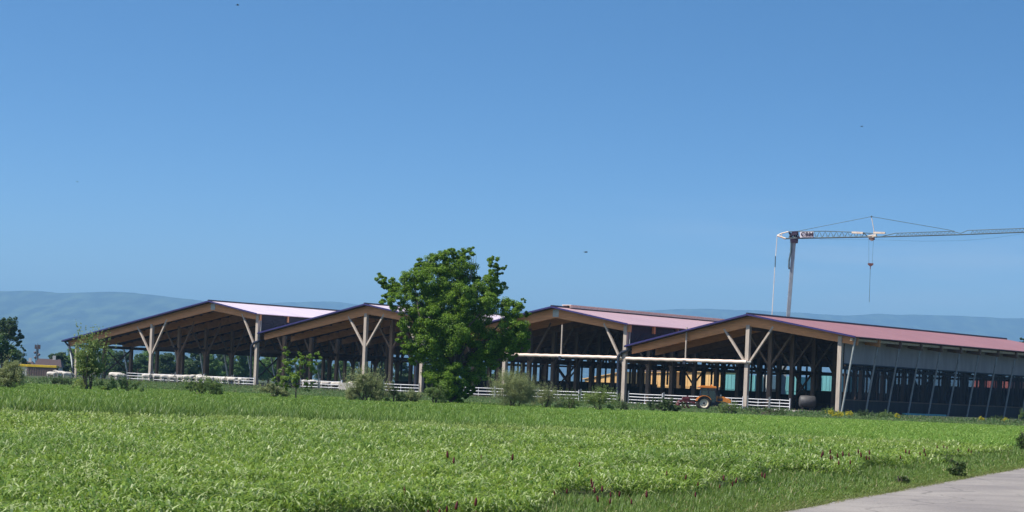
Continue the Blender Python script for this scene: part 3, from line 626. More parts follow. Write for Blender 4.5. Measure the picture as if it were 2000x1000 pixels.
b_ = gx(1999, 330); tree('broadleaf_tree', b_, px_lobes([(1998, 664, 6), (2005, 675, 12), (2012, 690, 18), (2002, 700, 14)], 330, b_, .5), M['pine'], 'dark tree top peeping over the red roof at the right edge', dens=300, size=.3, trunk_r=.2)

# tree belt beyond the barns, each tree a thing of its own
def crown_lobes(h, w, n, seed):
    rr = random.Random(seed); L_ = []
    for i in range(n):
        t = rr.random(); z = h*(.10+.86*t); ww = w*.5*math.sin(math.pi*min(1, .3+.64*t))**.8
        a = rr.uniform(0, 6.28); L_.append((math.cos(a)*ww*rr.uniform(.3, .9), math.sin(a)*ww*rr.uniform(.3, .9), z, w*rr.uniform(.13, .22)))
    L_.append((0, 0, h*.5, w*.3)); return L_
protos = []
belt = [(112, 690), (135, 684), (158, 686), (186, 690), (212, 684), (240, 688), (268, 690), (296, 682), (325, 692), (352, 688), (382, 684), (410, 690), (438, 688), (466, 684), (496, 692), (524, 688), (556, 694), (590, 698), (628, 706), (662, 700), (700, 704), (738, 700), (780, 706), (830, 704), (880, 712), (930, 704), (975, 722), (1020, 728)]
kinds = [('dark dense', M['pine']), ('mid green', M['far_leaf']), ('pale green', M['far_leaf2'])]
seq = [0, 2, 1, 0, 2, 0, 1, 2, 0, 1, 0, 2, 0, 1, 2, 2, 0, 1, 0, 2, 1, 0, 0, 1, 2, 2, 1, 0]
pos_txt = ['left end of the belt, over the white cows', 'beside the leaning pipe of the left barn', 'behind the climber bush', 'in the left barn\'s first bay', 'right of the climber bush', 'left of the first tall post', 'close left of the first tall post', 'behind the first tall post',
           'right of the first tall post', 'left of the second brown post row', 'in the middle of the left barn', 'behind the third gate', 'behind the fourth gate', 'left of the dark gate posts', 'just left of the black rain pipe', 'just right of the black rain pipe',
           'left of the young tree', 'behind the young tree', 'right of the young tree', 'above the concrete block', 'left of the second barn\'s peak post', 'right of the second barn\'s peak post', 'above the gate left of the big tree', 'at the left side of the big tree trunk', 'behind the big tree trunk', 'at the right side of the big tree trunk', 'above the round bush', 'right of the round bush']
for k in range(3):
    o = tree('belt_tree', (0, 0, 0), crown_lobes(8.5, 8.0, 17, 40+k), kinds[k][1], 'x', dens=420, size=.36, trunk_r=.25, branches=8)
    protos.append(o)
used = [0, 0, 0]
for i, (px, top) in enumerate(belt):
    k = seq[i]; Y = 455+((i*37) % 5)*11+(60 if i > 14 else 0); p = gx(px, Y); ztop = at(px, top, Y).z; sc = ztop/8.9
    o = protos[k] if not used[k] else copy_tree(protos[k]); used[k] = 1
    o.location = (p.x, p.y, 0); o.rotation_euler = (0, 0, i*1.7); o.scale = (max(.9, sc*1.05), max(.9, sc*1.05), sc)
    tag(o, '%s tree beyond the barns, %s' % (kinds[k][0], pos_txt[i]), 'tree', 'trees growing beyond the barns')

# shrubs along the gates
def shrub(name, px, py, w, h, Y, m, label, n=9, size=.09, dens=620, up=4, cat='bush', group=None, stem=True, seed=0):
    """px,py foot in the photo; w,h in photo pixels"""
    rr = random.Random(px*3+seed); base = gx(px, Y); s = Y/F; W_, H_ = w*s, h*s*1.22+.1; z0 = max(0, at(px, py, Y).z)*0
    r = empty(name, base); tag(r, label, cat, group)
    L_ = []
    for i in range(n):
        t = rr.random()**.7; x = (rr.random()-.5)*W_*.8*(1-.35*t); rad = min(W_, H_)*rr.uniform(.2, .32); L_.append((x, rr.uniform(-.3, .3)*W_*.5, rad*.7+(H_-rad*1.6)*t*(1-abs(x)/W_*1.1), rad))
    c, d = lobes_to_leaves(L_, dens*(4.6 if up > 4 else 2.6), size, .45, 16)
    if up:                                    # upright twigs with small leaves that break the outline
        k = int(W_*up*2.2); tx = RNG.uniform(-.5, .5, k)*W_*.85; ty = RNG.uniform(-.3, .3, k)*W_; hh = H_*(1.08-.9*(tx/W_)**2*2.2)*RNG.uniform(.75, 1.12, k)
        q = 16; tt = RNG.uniform(.35, 1, (k, q)); lean = RNG.normal(size=(k, 1))*.12*H_
        X = tx[:, None]+lean*tt+tx[:, None]*.25*tt+RNG.normal(size=(k, q))*.03; Yy = ty[:, None]+RNG.normal(size=(k, q))*.04; Z = hh[:, None]*tt
        c2 = np.stack([X, Yy, Z], -1).reshape(-1, 3); c = np.concatenate([c, c2]); d = np.concatenate([d, np.tile([[0, -.2, .6]], (len(c2), 1))])
    c[:, 2] = np.maximum(c[:, 2], .02)
    v, f = leaves(c, np.full(len(c), size), d, aspect=.45); link('foliage', npmesh('foliage', v, f, m), r)
    if stem:
        mb = MB()
        for i in range(7): limb(mb, (rr.uniform(-.1, .1)*W_, 0, -.1), (rr.uniform(-.35, .35)*W_, rr.uniform(-.2, .2)*W_, H_*rr.uniform(.6, .95)), .025+H_*.008, .006)
        mb.build('stems', M['bark'], r)
    return r
GB = 'bushes growing along the gates'
shrub('bush', 15, 766, 78, 52, 128, M['shrub'], 'brownish-green bush at the left edge of the photo', n=14, up=10, group=GB)
shrub('climber', 172, 766, 52, 94, 146, M['climber'], 'tall leafy climber bush in front of the left corner of the barns', n=24, size=.17, dens=120, up=30, group=GB)
shrub('bush', 244, 770, 110, 24, 147, M['shrub_g'], 'low dark bush between the climber bush and the first tall post', n=12, size=.12, group=GB)
shrub('bush', 112, 746, 70, 14, 190, M['weed'], 'low dark bush below the white cows at the left end', n=9, size=.14, group=GB)
shrub('bush', 400, 772, 108, 28, 150, M['shrub_g'], 'dark green bush in front of the fourth gate', n=13, size=.13, group=GB, up=6)
shrub('bush', 534, 772, 76, 26, 152, M['shrub'], 'yellowish low bush at the foot of the young tree', n=11, size=.12, group=GB, up=5)
shrub('pampas_bush', 713, 788, 84, 52, 152, M['shrub'], 'pale grassy bush in front of the second barn peak post', n=13, size=.1, up=34, group=GB)
shrub('bush', 768, 790, 60, 28, 153, M['weed'], 'low dark bush between the pale grassy bush and the big tree', n=9, size=.12, group=GB)
shrub('bush', 806, 790, 46, 22, 156, M['shrub'], 'bluish-green low bush at the left foot of the big tree', n=8, size=.09, up=12, group=GB)
shrub('bush', 850, 794, 58, 34, 157, M['shrub_g'], 'green bush at the foot of the big tree trunk', n=10, size=.11, group=GB)
shrub('round_bush', 1002, 798, 92, 58, 158, M['shrub'], 'large round feathery bush right of the big tree', n=17, size=.08, up=40, group=GB)
shrub('bush', 1068, 800, 62, 36, 160, M['shrub'], 'feathery bush just right of the large round bush', n=10, size=.08, up=26, group=GB)
shrub('bush', 1112, 802, 50, 28, 162, M['shrub_g'], 'small bush in front of the dark gate posts', n=8, size=.08, up=20, group=GB)
shrub('bush', 1172, 804, 72, 36, 162, M['climber'], 'yellow-green bush left of the middle rain pipe', n=12, size=.09, up=24, group=GB)
shrub('bush', 1225, 804, 56, 18, 168, M['weed'], 'low weedy bush at the foot of the middle rain pipe', n=7, size=.09, group=GB)
shrub('bush', 1296, 806, 74, 22, 175, M['weed'], 'leafy bush in front of the red implement', n=13, size=.15, dens=500, up=5, group=GB)
shrub('bush', 1424, 810, 44, 19, 180, M['shrub_g'], 'small bush in front of the tractor nose', n=9, size=.09, up=18, group=GB)
shrub('bush', 1490, 811, 110, 13, 195, M['weed'], 'low strip of weeds below the rightmost gates', n=12, size=.12, group=GB)
for i, (px, w, h, lab) in enumerate([(1618, 28, 12, 'olive weed clump left of the corner post of the right barn'), (1690, 44, 10, 'pale green weed clump at the start of the curtained wall'), (1730, 34, 10, 'low weed clump left of the round yellow plant'), (1955, 46, 10, 'weed clump at the far right below the dark side wall'), (1994, 16, 22, 'small dark bush at the right edge of the photo')]):
    shrub('weed_clump', px, 815, w, h, 226-.04*(px-1600)*0, M['weed'] if i % 2 else M['shrub_g'], lab, n=9, size=.12, stem=False, cat='weed clump', group='weeds along the right barn')
for px, w, h, Y, lab in [(205, 16, 9, 147, 'small yellow flowering plant below the climber bush'), (1622, 17, 9, 222, 'leftmost yellow flowering plant at the corner post of the right barn'), (1641, 16, 8, 221, 'yellow flowering plant right at the corner post of the right barn'), (1658, 16, 10, 219, 'rounder yellow plant below the first slanted strut'), (1636, 22, 6, 205, 'flat yellow patch of flowers just in front of the corner post'), (1752, 11, 8, 219, 'single round yellow plant before the curtained wall'),
                        (1916, 14, 8, 222, 'yellow plant at the right end of the teal trough'), (1963, 14, 8, 222, 'yellow plant nearest to the right edge of the photo'), (1578, 14, 16, 55, 'yellow flowering rape plant standing in the crop above the road')]:
    far = Y > 100
    r = shrub('yellow_plant', px, 812, w, h, Y, M['yflower'], lab, n=6, size=.1 if far else .03, dens=600 if far else 2500, stem=False, cat='flowering plant', group='yellow flowering plants')
    if not far: r.location.z = .22
# the young tree with its thin trunk
b_ = gx(577, 146)
sl = px_lobes([(560, 690, 7), (572, 700, 10), (556, 712, 10), (590, 705, 9), (606, 698, 7), (620, 690, 5), (600, 715, 12), (575, 722, 15), (548, 728, 9), (560, 738, 13), (590, 735, 14), (612, 722, 8), (540, 742, 7), (575, 748, 11), (545, 750, 9), (602, 758, 8), (560, 756, 9), (626, 700, 4), (602, 745, 8), (616, 708, 5), (585, 690, 4), (558, 680, 3)], 146, b_, .35)
tree('young_tree', b_, sl, M['sapling'], 'young bright green tree with thin trunk before the left rain pipe', dens=900, size=.16, trunk_r=.05, trunk_h=1.3, branches=14, clump=.42, sub=8)

# ------------------------------------------------------------------ crop, grass, verge
def blades(x, y, h, w, lean, az, col, base=.0, seg=3, curl=1.0, gz=None):
    """arched leaf strips; all inputs length n"""
    n = len(x); ts = np.linspace(0, 1, seg+1); L_ = []
    dx, dy = np.cos(az), np.sin(az); px_, py_ = -dy, dx
    g = gz if gz is not None else 0
    for t in ts:
        rr_ = lean*(t**1.6); z = base+h*(t-.42*curl*t**2.6)
        ww = w*(1-t**2.2)*.5+w*.03 if t > 0 else w*.3
        tw = 1.0
        for s in (-1, 1): L_.append(np.stack([x+dx*rr_+px_*ww*s, y+dy*rr_+py_*ww*s, z+g], -1))
    v = np.stack(L_, 1).reshape(-1, 3); k = 2*(seg+1); b0 = (np.arange(n)*k)[:, None, None]
    f = np.array([[2*i, 2*i+1, 2*i+3, 2*i+2] for i in range(seg)])[None]+b0
    cc = np.repeat(col, k, 0)
    return v, f.reshape(-1, 4), cc
def seed_pts(y0, y1, dens, margin=3.0, xlim=(-1100, 1100)):
    """uniform points over the part of the field the picture can see, plus a margin"""
    n = int(dens*((y1**2-y0**2)/2*(2000/F)+(y1-y0)*2*margin)); yy = np.sqrt(RNG.uniform(y0**2, y1**2, n)); xx = RNG.uniform(-1, 1, n)*(yy*.27+margin)
    return xx, yy
def off_road(x, y, gap=.15):
    """signed distance to the field side of the road edge (positive = in the field)"""
    t = (x-RA.x)*rdir.x+(y-RA.y)*rdir.y; s = (x-RA.x)*rnor.x+(y-RA.y)*rnor.y
    e = .12
    return -(s-e)-gap
def beyond(x, y):
    """>0 beyond the border between the near crop and the taller field behind it"""
    return y-(56.5+.06*x)-np.clip(x+2, 0, 60)*.9+(fbm(x*.18, x*0+2, 3, 61)-.45)*6
def pal(n, a, b, c=None, pc=.0):
    t = RNG.random((n, 1)); col = np.array(a)*(1-t)+np.array(b)*t
    if c is not None: k = RNG.random(n) < pc; col[k] = np.array(c)*RNG.uniform(.7, 1.2, (k.sum(), 1))
    return col
V_, F_, C_, nb_ = [], [], [], 0
def push(r_):
    global nb_
    v, f, c = r_; V_.append(v); F_.append(f+nb_); C_.append(c); nb_ += len(v)
def flush(name, label, cat):
    global V_, F_, C_, nb_
    o = link(name, npmesh(name, np.concatenate(V_), np.concatenate(F_), M['blade'], False, np.concatenate(C_))); V_, F_, C_, nb_ = [], [], [], 0
    return tag(o, label, cat, kind='stuff')
bands = [(15, 24, 1500, .018, 1.35), (24, 34, 950, .021, 1.5), (34, 46, 580, .026, 1.7), (46, 66, 340, .034, 1.9)]
for y0, y1, dn, w0, ls in bands:
    x, y = seed_pts(y0, y1, dn); dr = off_road(x, y); k = (dr > .8+2.0*vnoise(x*.6, y*.45, 3)) & (beyond(x, y) < 0); x, y = x[k], y[k]
    big = fbm(x*.30, y*.20, 3, 5); sm = fbm(x*2.1, y*1.7, 2, 8)
    keep = RNG.random(len(x)) < np.clip(.22+1.9*(sm-.2)+.7*(big-.3), .12, 1); x, y, big, sm = x[keep], y[keep], big[keep], sm[keep]; n = len(x)
    Hc = .08+.44*big+.24*sm                      # canopy surface with hollows
    base = Hc*RNG.uniform(.30, 1.0, n)**.7; up = RNG.uniform(.05, .13, n)*ls; lean = RNG.uniform(.07, .20, n)*ls; az = RNG.uniform(-3.14, 3.14, n)
    tint = np.clip((big-.35)*2.4, 0, 1)[:, None]
    col = pal(n, (.060, .14, .016), (.24, .35, .050), (.44, .52, .24), .16)*(1-.3*tint)+np.array((.05, .13, .045))*.3*tint
    nb2 = np.exp(-np.clip(-beyond(x, y)-1, 0, 99)/4)[:, None]*.55; col = col*(1-nb2)+np.array((.26, .33, .10))*nb2*RNG.uniform(.7, 1.2, (n, 1))
    push(blades(x, y, up, w0*RNG.uniform(.7, 1.35, n), lean, az, col, base=base, curl=RNG.uniform(1.2, 3.2, n), seg=3 if y1 < 30 else 2))
flush('cereal_crop', 'bright green arching cereal leaves of the near field', 'crop')
# taller darker field beyond the border, and the long grass up to the gates
for y0, y1, dn, w0, hh in [(50, 72, 260, .035, .54), (72, 100, 150, .048, .44), (100, 135, 75, .068, .36), (135, 176, 44, .09, .26)]:
    x, y = seed_pts(y0, y1, dn, 5); dr = off_road(x, y); k = (dr > 3) & (beyond(x, y) > 0); x, y = x[k], y[k]; n = len(x)
    big = fbm(x*.06, y*.10, 3, 15); d_ = beyond(x, y); rt = np.clip((x+6)/22, 0, 1)
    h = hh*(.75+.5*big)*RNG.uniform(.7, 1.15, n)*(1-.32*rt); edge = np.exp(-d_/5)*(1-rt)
    col = pal(n, (.055, .13, .016), (.14, .235, .036), (.26, .35, .10), .10)
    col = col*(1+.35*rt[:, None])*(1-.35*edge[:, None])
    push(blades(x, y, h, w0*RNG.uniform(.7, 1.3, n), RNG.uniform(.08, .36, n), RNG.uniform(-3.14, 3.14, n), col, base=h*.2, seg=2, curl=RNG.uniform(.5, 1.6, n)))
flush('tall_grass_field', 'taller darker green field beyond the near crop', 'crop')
def along(a, b, n): t = RNG.random(n); return a+(b-a)*t
n = 150000
yy = RNG.uniform(160, 330, n); xx = (RNG.random(n)*1.16-.58)*yy*.5
q = (xx-O3.x)*dv.x+(yy-O3.y)*dv.y; k = (q < -2.2) & (q > -95); xx, yy, q = xx[k], yy[k], q[k]; n = len(xx)
big = fbm(xx*.09, yy*.05, 3, 25); gz = ground_z(xx, yy); h = (.14+.50*big)*RNG.uniform(.6, 1.3, n)*np.clip(1.4-np.abs(-q-6)/9, .55, 1.2)
col = pal(n, (.05, .105, .026), (.11, .19, .05), (.2, .2, .09), .1)
push(blades(xx, yy, h, .11*RNG.uniform(.7, 1.3, n), RNG.uniform(.04, .22, n), RNG.uniform(-3.1, 3.1, n), col, base=.0, seg=2, gz=gz))
flush('rough_grass', 'rough long grass between the field and the barns', 'grass')
# verge beside the road: finer, yellower, untidy
for y0, y1, dn, w0 in [(15, 30, 1500, .009), (30, 45, 1100, .013), (45, 70, 700, .019), (70, 120, 260, .034)]:
    x, y = seed_pts(y0, y1, dn, 2); dr = off_road(x, y, -.12); k = (dr > 0) & (dr < 1.6+2.2*vnoise(x*.5, y*.4, 4)); x, y, dr = x[k], y[k], dr[k]
    keep = RNG.random(len(x)) < np.clip(dr*3+.35, 0, 1); x, y, dr = x[keep], y[keep], dr[keep]; n = len(x)
    big = fbm(x*.8, y*.6, 3, 35)
    h = (.05+.15*np.clip(dr/1.6, 0, 1)+.16*big*np.clip(dr/1.0, 0, 1))*RNG.uniform(.6, 1.3, n)
    col = pal(n, (.06, .125, .020), (.15, .24, .04), (.34, .31, .14), .06)
    dry = (np.exp(-dr/.25)*.6)[:, None]; col = col*(1-dry)+np.array((.22, .19, .09))*dry
    push(blades(x, y, h, w0*RNG.uniform(.6, 1.4, n), RNG.uniform(.04, .18, n), RNG.uniform(-3.1, 3.1, n), col, base=0, seg=3, curl=RNG.uniform(.5, 1.9, n)))
flush('verge_grass', 'fine yellowish grass on the verge beside the road', 'grass')
# crimson clover heads standing above the leaves
def clover():
    r = empty('crimson_clover'); mb = MB()
    prof = [(.002, .40), (.011, .405), (.014, .42), (.0125, .44), (.008, .458), (.002, .468)]
    mb.lathe(prof, (0, 0, 0), 'z', 9); mb.build('flower_head', M['clover'], r)
    MB().tube([(0, 0, 0), (.008, 0, .2), (0, 0, .41)], .0022, 5).build('stem', M['shrub_g'], r)
    return r
cp = clover(); first = True
def clv(px, py, lab, sc=1.6):
    global first
    z = .22; r_ = ray(px, py); t_ = (z+.14-CZ)/r_.z; p = Vector((r_.x*t_, t_, 0))
    o = cp if first else copy_tree(cp); first = False
    o.location = (p.x, p.y, -.14); o.rotation_euler = (random.uniform(-.15, .15), random.uniform(-.15, .15), 0); o.scale = (sc*.62, sc*.62, sc*.72); tag(o, lab, 'clover flower', 'crimson clover flowers in the crop')
groups = [([(838, 988), (846, 991), (872, 981), (876, 994), (909, 996), (921, 990), (925, 996)], 'dark red clover flower at the bottom edge of the photo, middle'), ([(882, 913), (886, 914), (937, 903), (994, 912), (798, 967)], 'lone red clover flower in the middle of the near crop'),
          ([(1093, 949), (1106, 948), (1147, 947), (1155, 937), (1138, 916), (1149, 921), (1165, 958), (1172, 957), (1183, 957), (1192, 966), (1200, 952), (1206, 958), (1170, 965), (1239, 966), (1262, 972)], 'dark red clover flower in the cluster below the crop centre'),
          ([(1310, 925), (1331, 930), (1362, 933), (1362, 957), (1404, 937), (1415, 937), (1429, 938), (1436, 940), (1489, 935), (1495, 930)], 'dark red clover flower in the loose row above the near road corner'),
          ([(1512, 874), (1518, 873), (1525, 876), (1540, 875)], 'dark clover flower left of the yellow rape plant'),
          ([(1600, 902), (1612, 900), (1618, 897), (1625, 905), (1633, 900), (1643, 903), (1650, 905), (1662, 897), (1670, 904), (1678, 896), (1690, 906), (1696, 903), (1702, 899), (1706, 898), (1660, 908), (1640, 911)], 'dark red clover flower in the dense row above the road'),
          ([(1762, 896), (1768, 895), (1775, 893), (1796, 893), (1803, 893), (1812, 891), (1836, 880), (1842, 878), (1850, 877), (1872, 884), (1886, 885), (1895, 886)], 'dark red clover flower in the thin row near the right edge')]
for pts, lab in groups:
    for px, py in pts:
        for j in range(1): clv(px+(j*random.uniform(-5, 5)), py+j*random.uniform(-3, 3), lab, random.uniform(1.3, 1.8) if py > 920 else random.uniform(1.7, 2.2))
# broad dark weeds at the road edge
for px, py, w, h, Y, lab in [(1872, 938, 40, 22, 43.5, 'dark broad-leaved weed hanging over the road edge'), (1762, 958, 30, 8, 38, 'low dark weed at the road edge, left of the broad-leaved one'), (1850, 908, 34, 14, 49, 'dark leafy weed behind the road edge weed'), (1995, 876, 26, 36, 70, 'tall dark weed in the verge at the right edge')]:
    shrub('verge_weed', px, py, w, h, Y, M['weed'], lab, n=9, size=.07, dens=1600, cat='weed', group='dark weeds in the verge')

# ------------------------------------------------------------------ tractor with implement
tp = gx(1373, 233); tp.z = float(ground_z(tp.x, tp.y))
r = empty('tractor', tp, 0); tag(r, 'small orange tractor with dark glass cab parked before the barn gates', 'tractor')
r.scale = (1, 1, 1)
def wheel(x, y, R_, w, nm_):
    m = MB(); p = [(R_*.66, -w*.42), (R_*.8, -w*.5), (R_*.95, -w*.48), (R_, -w*.3), (R_, w*.3), (R_*.95, w*.48), (R_*.8, w*.5), (R_*.66, w*.42), (R_*.62, 0), (R_*.66, -w*.42)]
    m.lathe(p, (x, y, R_), 'y', 32)
    n = 20
    for i in range(n):                        # lugs
        a0 = 2*math.pi*i/n
        for s in (-1, 1):
            a1 = a0+s*.0+.16; a = Vector((x+R_*1.0*math.cos(a0), y+s*w*.45, R_+R_*math.sin(a0))); b = Vector((x+R_*1.0*math.cos(a1), y+s*w*.05, R_+R_*math.sin(a1)))
            m.bar(a, b, .05, .05, up=(math.cos(a0), 0, math.sin(a0)))
    o = m.build(nm_, M['tyre'], r)
    q = MB(); q.lathe([(0, -w*.12), (R_*.2, -w*.14), (R_*.22, -w*.2), (R_*.3, -w*.2), (R_*.34, -w*.1), (R_*.5, -w*.12), (R_*.58, -w*.34), (R_*.66, -w*.4), (R_*.68, -w*.43), (R_*.68, w*.4), (0, w*.3)], (x, y, R_), 'y', 28)
    q.build('rim', M['rim'], o)
    h = MB().lathe([(0, -w*.26), (R_*.13, -w*.26), (R_*.15, -w*.18)], (x, y, R_), 'y', 14); h.build('hub', M['black'], o)
for y in (-.78, .78): wheel(0, y, .75, .42, 'rear_wheel'); wheel(2.3, y*.92, .50, .3, 'front_wheel')
MB().prism([(-.35, .75), (1.1, .6), (2.6, .55), (2.75, .75), (2.7, 1.0), (.9, 1.05), (-.35, 1.1)], -.24, .24).build('chassis', M['black'], r, .02)
MB().tube([(2.3, -.7, .5), (2.3, .7, .5)], .07, 8).tube([(0, -.7, .75), (0, .7, .75)], .12, 8).build('axle', M['black'], r)
hood = MB().prism([(1.45, 1.0), (3.0, .82), (3.15, 1.0), (3.12, 1.2), (2.85, 1.36), (2.2, 1.58), (1.5, 1.66), (1.3, 1.5)], -.36, .36).build('hood', M['orange'], r, .04)
MB().prism([(2.9, .9), (3.17, 1.0), (3.15, 1.18), (2.95, 1.25)], -.3, .3).build('grille', M['black'], hood)
for y in (-.24, .24): MB().box(3.08, 3.19, y-.07, y+.07, 1.14, 1.24).build('headlight', M['plaster'], hood)
MB().box(1.55, 2.15, -.38, .38, 1.05, 1.38).build('engine_side', M['black'], r, .02)
MB().tube([(1.7, -.42, 1.4), (1.7, -.44, 2.15), (1.66, -.44, 2.3)], .045, 8).build('exhaust', M['black'], r)
cab = MB().prism([(-.25, 1.2), (.55, .95), (1.25, .85), (1.35, 1.5), (1.18, 2.52), (-.3, 2.52), (-.42, 1.6)], -.62, .62).build('cab', M['glass'], r, .02)
m = MB()
for y in (-.63, .63):
    for a, b in (((-.25, 1.2), (-.42, 1.6)), ((-.42, 1.6), (-.3, 2.54)), ((1.35, 1.5), (1.18, 2.54)), ((1.25, .85), (1.35, 1.5)), ((.5, .95), (.42, 2.54)), ((-.25, 1.2), (.55, .95)), ((.55, .95), (1.25, .85))): m.bar((a[0], y, a[1]), (b[0], y, b[1]), .07, .07, up=(0, 1, 0))
m.build('cab_frame', M['black'], cab)
rf = MB(); rf.prism([(-.62, 2.52), (1.32, 2.50), (1.42, 2.58), (1.3, 2.72), (.3, 2.78), (-.5, 2.72), (-.68, 2.62)], -.72, .72); rf = rf.build('cab_roof', M['orange'], r, .03)
for x, y in ((-.55, -.5), (-.55, .5), (1.3, -.5), (1.3, .5)): MB().box(x-.06, x+.06, y-.1, y+.1, 2.42, 2.53).build('work_light', M['plaster'], rf)
MB().lathe([(0, .17), (.05, .16), (.07, .1), (.07, 0)], (.9, .4, 2.75), 'z', 12).build('beacon', M['orange'], rf)
for s in (-1, 1):
    m = MB(); pts = []
    for i in range(9):
        a = math.radians(165-i*17); pts.append((.02+.86*math.cos(a), .78+.84*math.sin(a)))
    y0, y1 = s*.78-.27, s*.78+.27
    for i in range(8): m.bar((pts[i][0], s*.78, pts[i][1]), (pts[i+1][0], s*.78, pts[i+1][1]), .54, .06, up=(pts[i][0], 0, pts[i][1]-.78))
    m.build('fender', M['orange'], r)
    MB().bar((1.35, s*.8, 1.7), (1.45, s*1.0, 1.75), .03, .03).box(1.4, 1.46, s*1.0-.08, s*1.0+.08, 1.65, 1.98).build('mirror', M['black'], cab)
MB().box(.75, 1.2, -.85, -.6, .45, .5).box(.75, 1.2, -.85, -.6, .75, .8).bar((.76, -.62, .4), (.76, -.62, .9), .04, .04).build('step', M['black'], r)
MB().box(.3, .75, -.25, .25, 1.25, 1.4).box(.22, .34, -.25, .25, 1.35, 1.95).build('seat', M['black'], cab)
# maroon implement on the rear linkage
ip = Vector((tp.x-.95, tp.y, tp.z)); q = empty('farm_implement', ip, 0); tag(q, 'maroon tined farm implement mounted behind the orange tractor', 'implement')
m = MB(); m.bar((0, -.5, .75), (-.9, -.3, .95), .12, .14); m.bar((0, .5, .75), (-.9, .3, .95), .12, .14); m.bar((-.1, 0, 1.35), (-.9, 0, 1.3), .09, .09)
for x in (-.55, -1.1, -1.6): m.bar((x, -1.1, .82), (x, 1.1, .82), .14, .14)
for y in (-1.0, -.3, .3, 1.0): m.bar((-.45, y, .86), (-1.75, y, 1.0), .1, .12)
m.bar((-.5, -.35, .85), (-.85, 0, 1.5), .09, .09); m.bar((-.5, .35, .85), (-.85, 0, 1.5), .09, .09); m.bar((-.85, 0, 1.5), (-1.65, -.6, .95), .08, .08)
m.build('frame', M['maroon'], q)
for x in (-.6, -1.1, -1.6):
    for y in (-1.0, -.5, 0, .5, 1.0): MB().tube([(x, y, .8), (x-.25, y, .95), (x-.38, y, .65), (x-.22, y, .3), (x+.02, y, .12)], .045, 6).build('tine', M['maroon'], q)
MB().box(-1.45, -.7, -.45, .45, 1.05, 1.35).build('toolbox', M['maroon'], q, .03)
MB().lathe([(0, -.9), (.22, -.9), (.24, 0), (.22, .9), (0, .9)], (-1.95, 0, .45), 'y', 14).build('roller', M['maroon'], q)

# ------------------------------------------------------------------ tower crane behind the barns
Yc = 330
def lattice(mb, a0, a1, b0, b1, n, rc=.05, rd=.028):
    """two chords a, b and zigzag bracing between them"""
    a0, a1, b0, b1 = map(Vector, (a0, a1, b0, b1)); mb.tube([a0, a1], rc, 6); mb.tube([b0, b1], rc, 6)
    for i in range(n):
        t0, t1 = i/n, (i+1)/n; mb.tube([a0.lerp(a1, t0), b0.lerp(b1, (t0+t1)/2), a0.lerp(a1, t1)], rd, 5)
def cp_(px, py, Y=Yc): return at(px, py, Y)
mb_ = gx(1537, Yc, 0); mb_.z = .0
crane = empty('tower_crane', mb_); tag(crane, 'self-erecting tower crane with long lattice jib rising behind the barns', 'crane')
def CL(p): return Vector(p)-mb_
top = CL(cp_(1551, 468)); base = Vector((-1.0, 0, 0))
jn = base.lerp(top, .42); jn2 = base.lerp(top, .37)
MB().bar(base, jn2, .84, .84, up=(0, 1, 0)).build('lower_mast', M['crane_mast'], crane, .03)
mu = MB(); mu.bar(jn2, top, .58, .58, up=(0, 1, 0)); mu = mu.build('upper_mast', M['mast_grey'], crane, .03)
MB().bar(jn-Vector((0, 0, .5)), jn, 1.15, 1.15, up=(0, 1, 0)).build('mast_collar', M['crane'], crane)
m = MB(); m.bar(jn+Vector((-.95, 0, .5)), jn+Vector((.9, 0, .5)), .12, .16)
for x in (-.9, .85): m.bar(jn+Vector((x, 0, .1)), jn+Vector((x, 0, 1.15)), .1, .1)
m.build('climbing_bracket', M['ink'], crane)
m = MB(); m.bar(jn2-Vector((1.0, 0, .2)), jn2+Vector((.8, 0, -.2)), .1, .14); m.build('lower_bracket', M['ink'], crane)
MB().tube([top+Vector((-.5, -.4, -.3)), top+Vector((-.5, -.4, -2)), top+Vector((-.72, -.4, -3.4)), top+Vector((-.72, -.4, -4.4)), top+Vector((-.62, -.3, -4.8))], .16, 6).build('cable_bundle', M['crane'], mu)
MB().bar(top+Vector((0, 0, -.55)), top+Vector((0, 0, .1)), 1.15, 1.15, up=(0, 1, 0)).build('slewing_ring', M['ink'], crane)
# jib geometry in photo pixels -> world, running slightly towards the camera
Yj = lambda px: Yc-(px-1551)*.03
J = lambda px, py, dy=0: CL(cp_(px, py, Yj(px)))+Vector((0, dy, 0))
jib = empty('jib'); jib.parent = crane
m = MB()
S1b = [J(1534, 466, s) for s in (-.55, .55)]; S1e = [J(1702, 462.5, s) for s in (-.5, .5)]
tA, tB, tC = J(1538, 452.5), J(1612, 451.5), J(1668, 453.5)
m.tube([tA, tB, tC, J(1706, 456)], .075, 6)
for s in range(2): m.tube([S1b[s], S1e[s]], .085, 6)
xs = [1540+i*11 for i in range(16)]
for i, x in enumerate(xs[:-1]):
    ty = np.interp(x+5, [1538, 1612, 1668, 1706], [452.5, 451.5, 453.5, 456]); t_ = J(x+5.5, ty)
    for s in (-.52, .52): m.tube([J(x, 465.9-(x-1534)*.021, s), t_, J(x+11, 465.9-(x+11-1534)*.021, s)], .035, 5)
lat = m.build('inner_jib', M['crane'], crane)
m = MB()
m.tube([J(1706, 463, -.45), J(1870, 458.5, -.4), J(1884, 458, -.4), J(2090, 450, -.35)], .07, 6); m.tube([J(1706, 463, .45), J(1870, 458.5, .4), J(1884, 458, .4), J(2090, 450, .35)], .07, 6)
m.tube([J(1722, 462), J(1748, 455.5), J(1860, 451.5), J(1876, 456), J(1890, 450), J(2090, 442.5)], .06, 6)
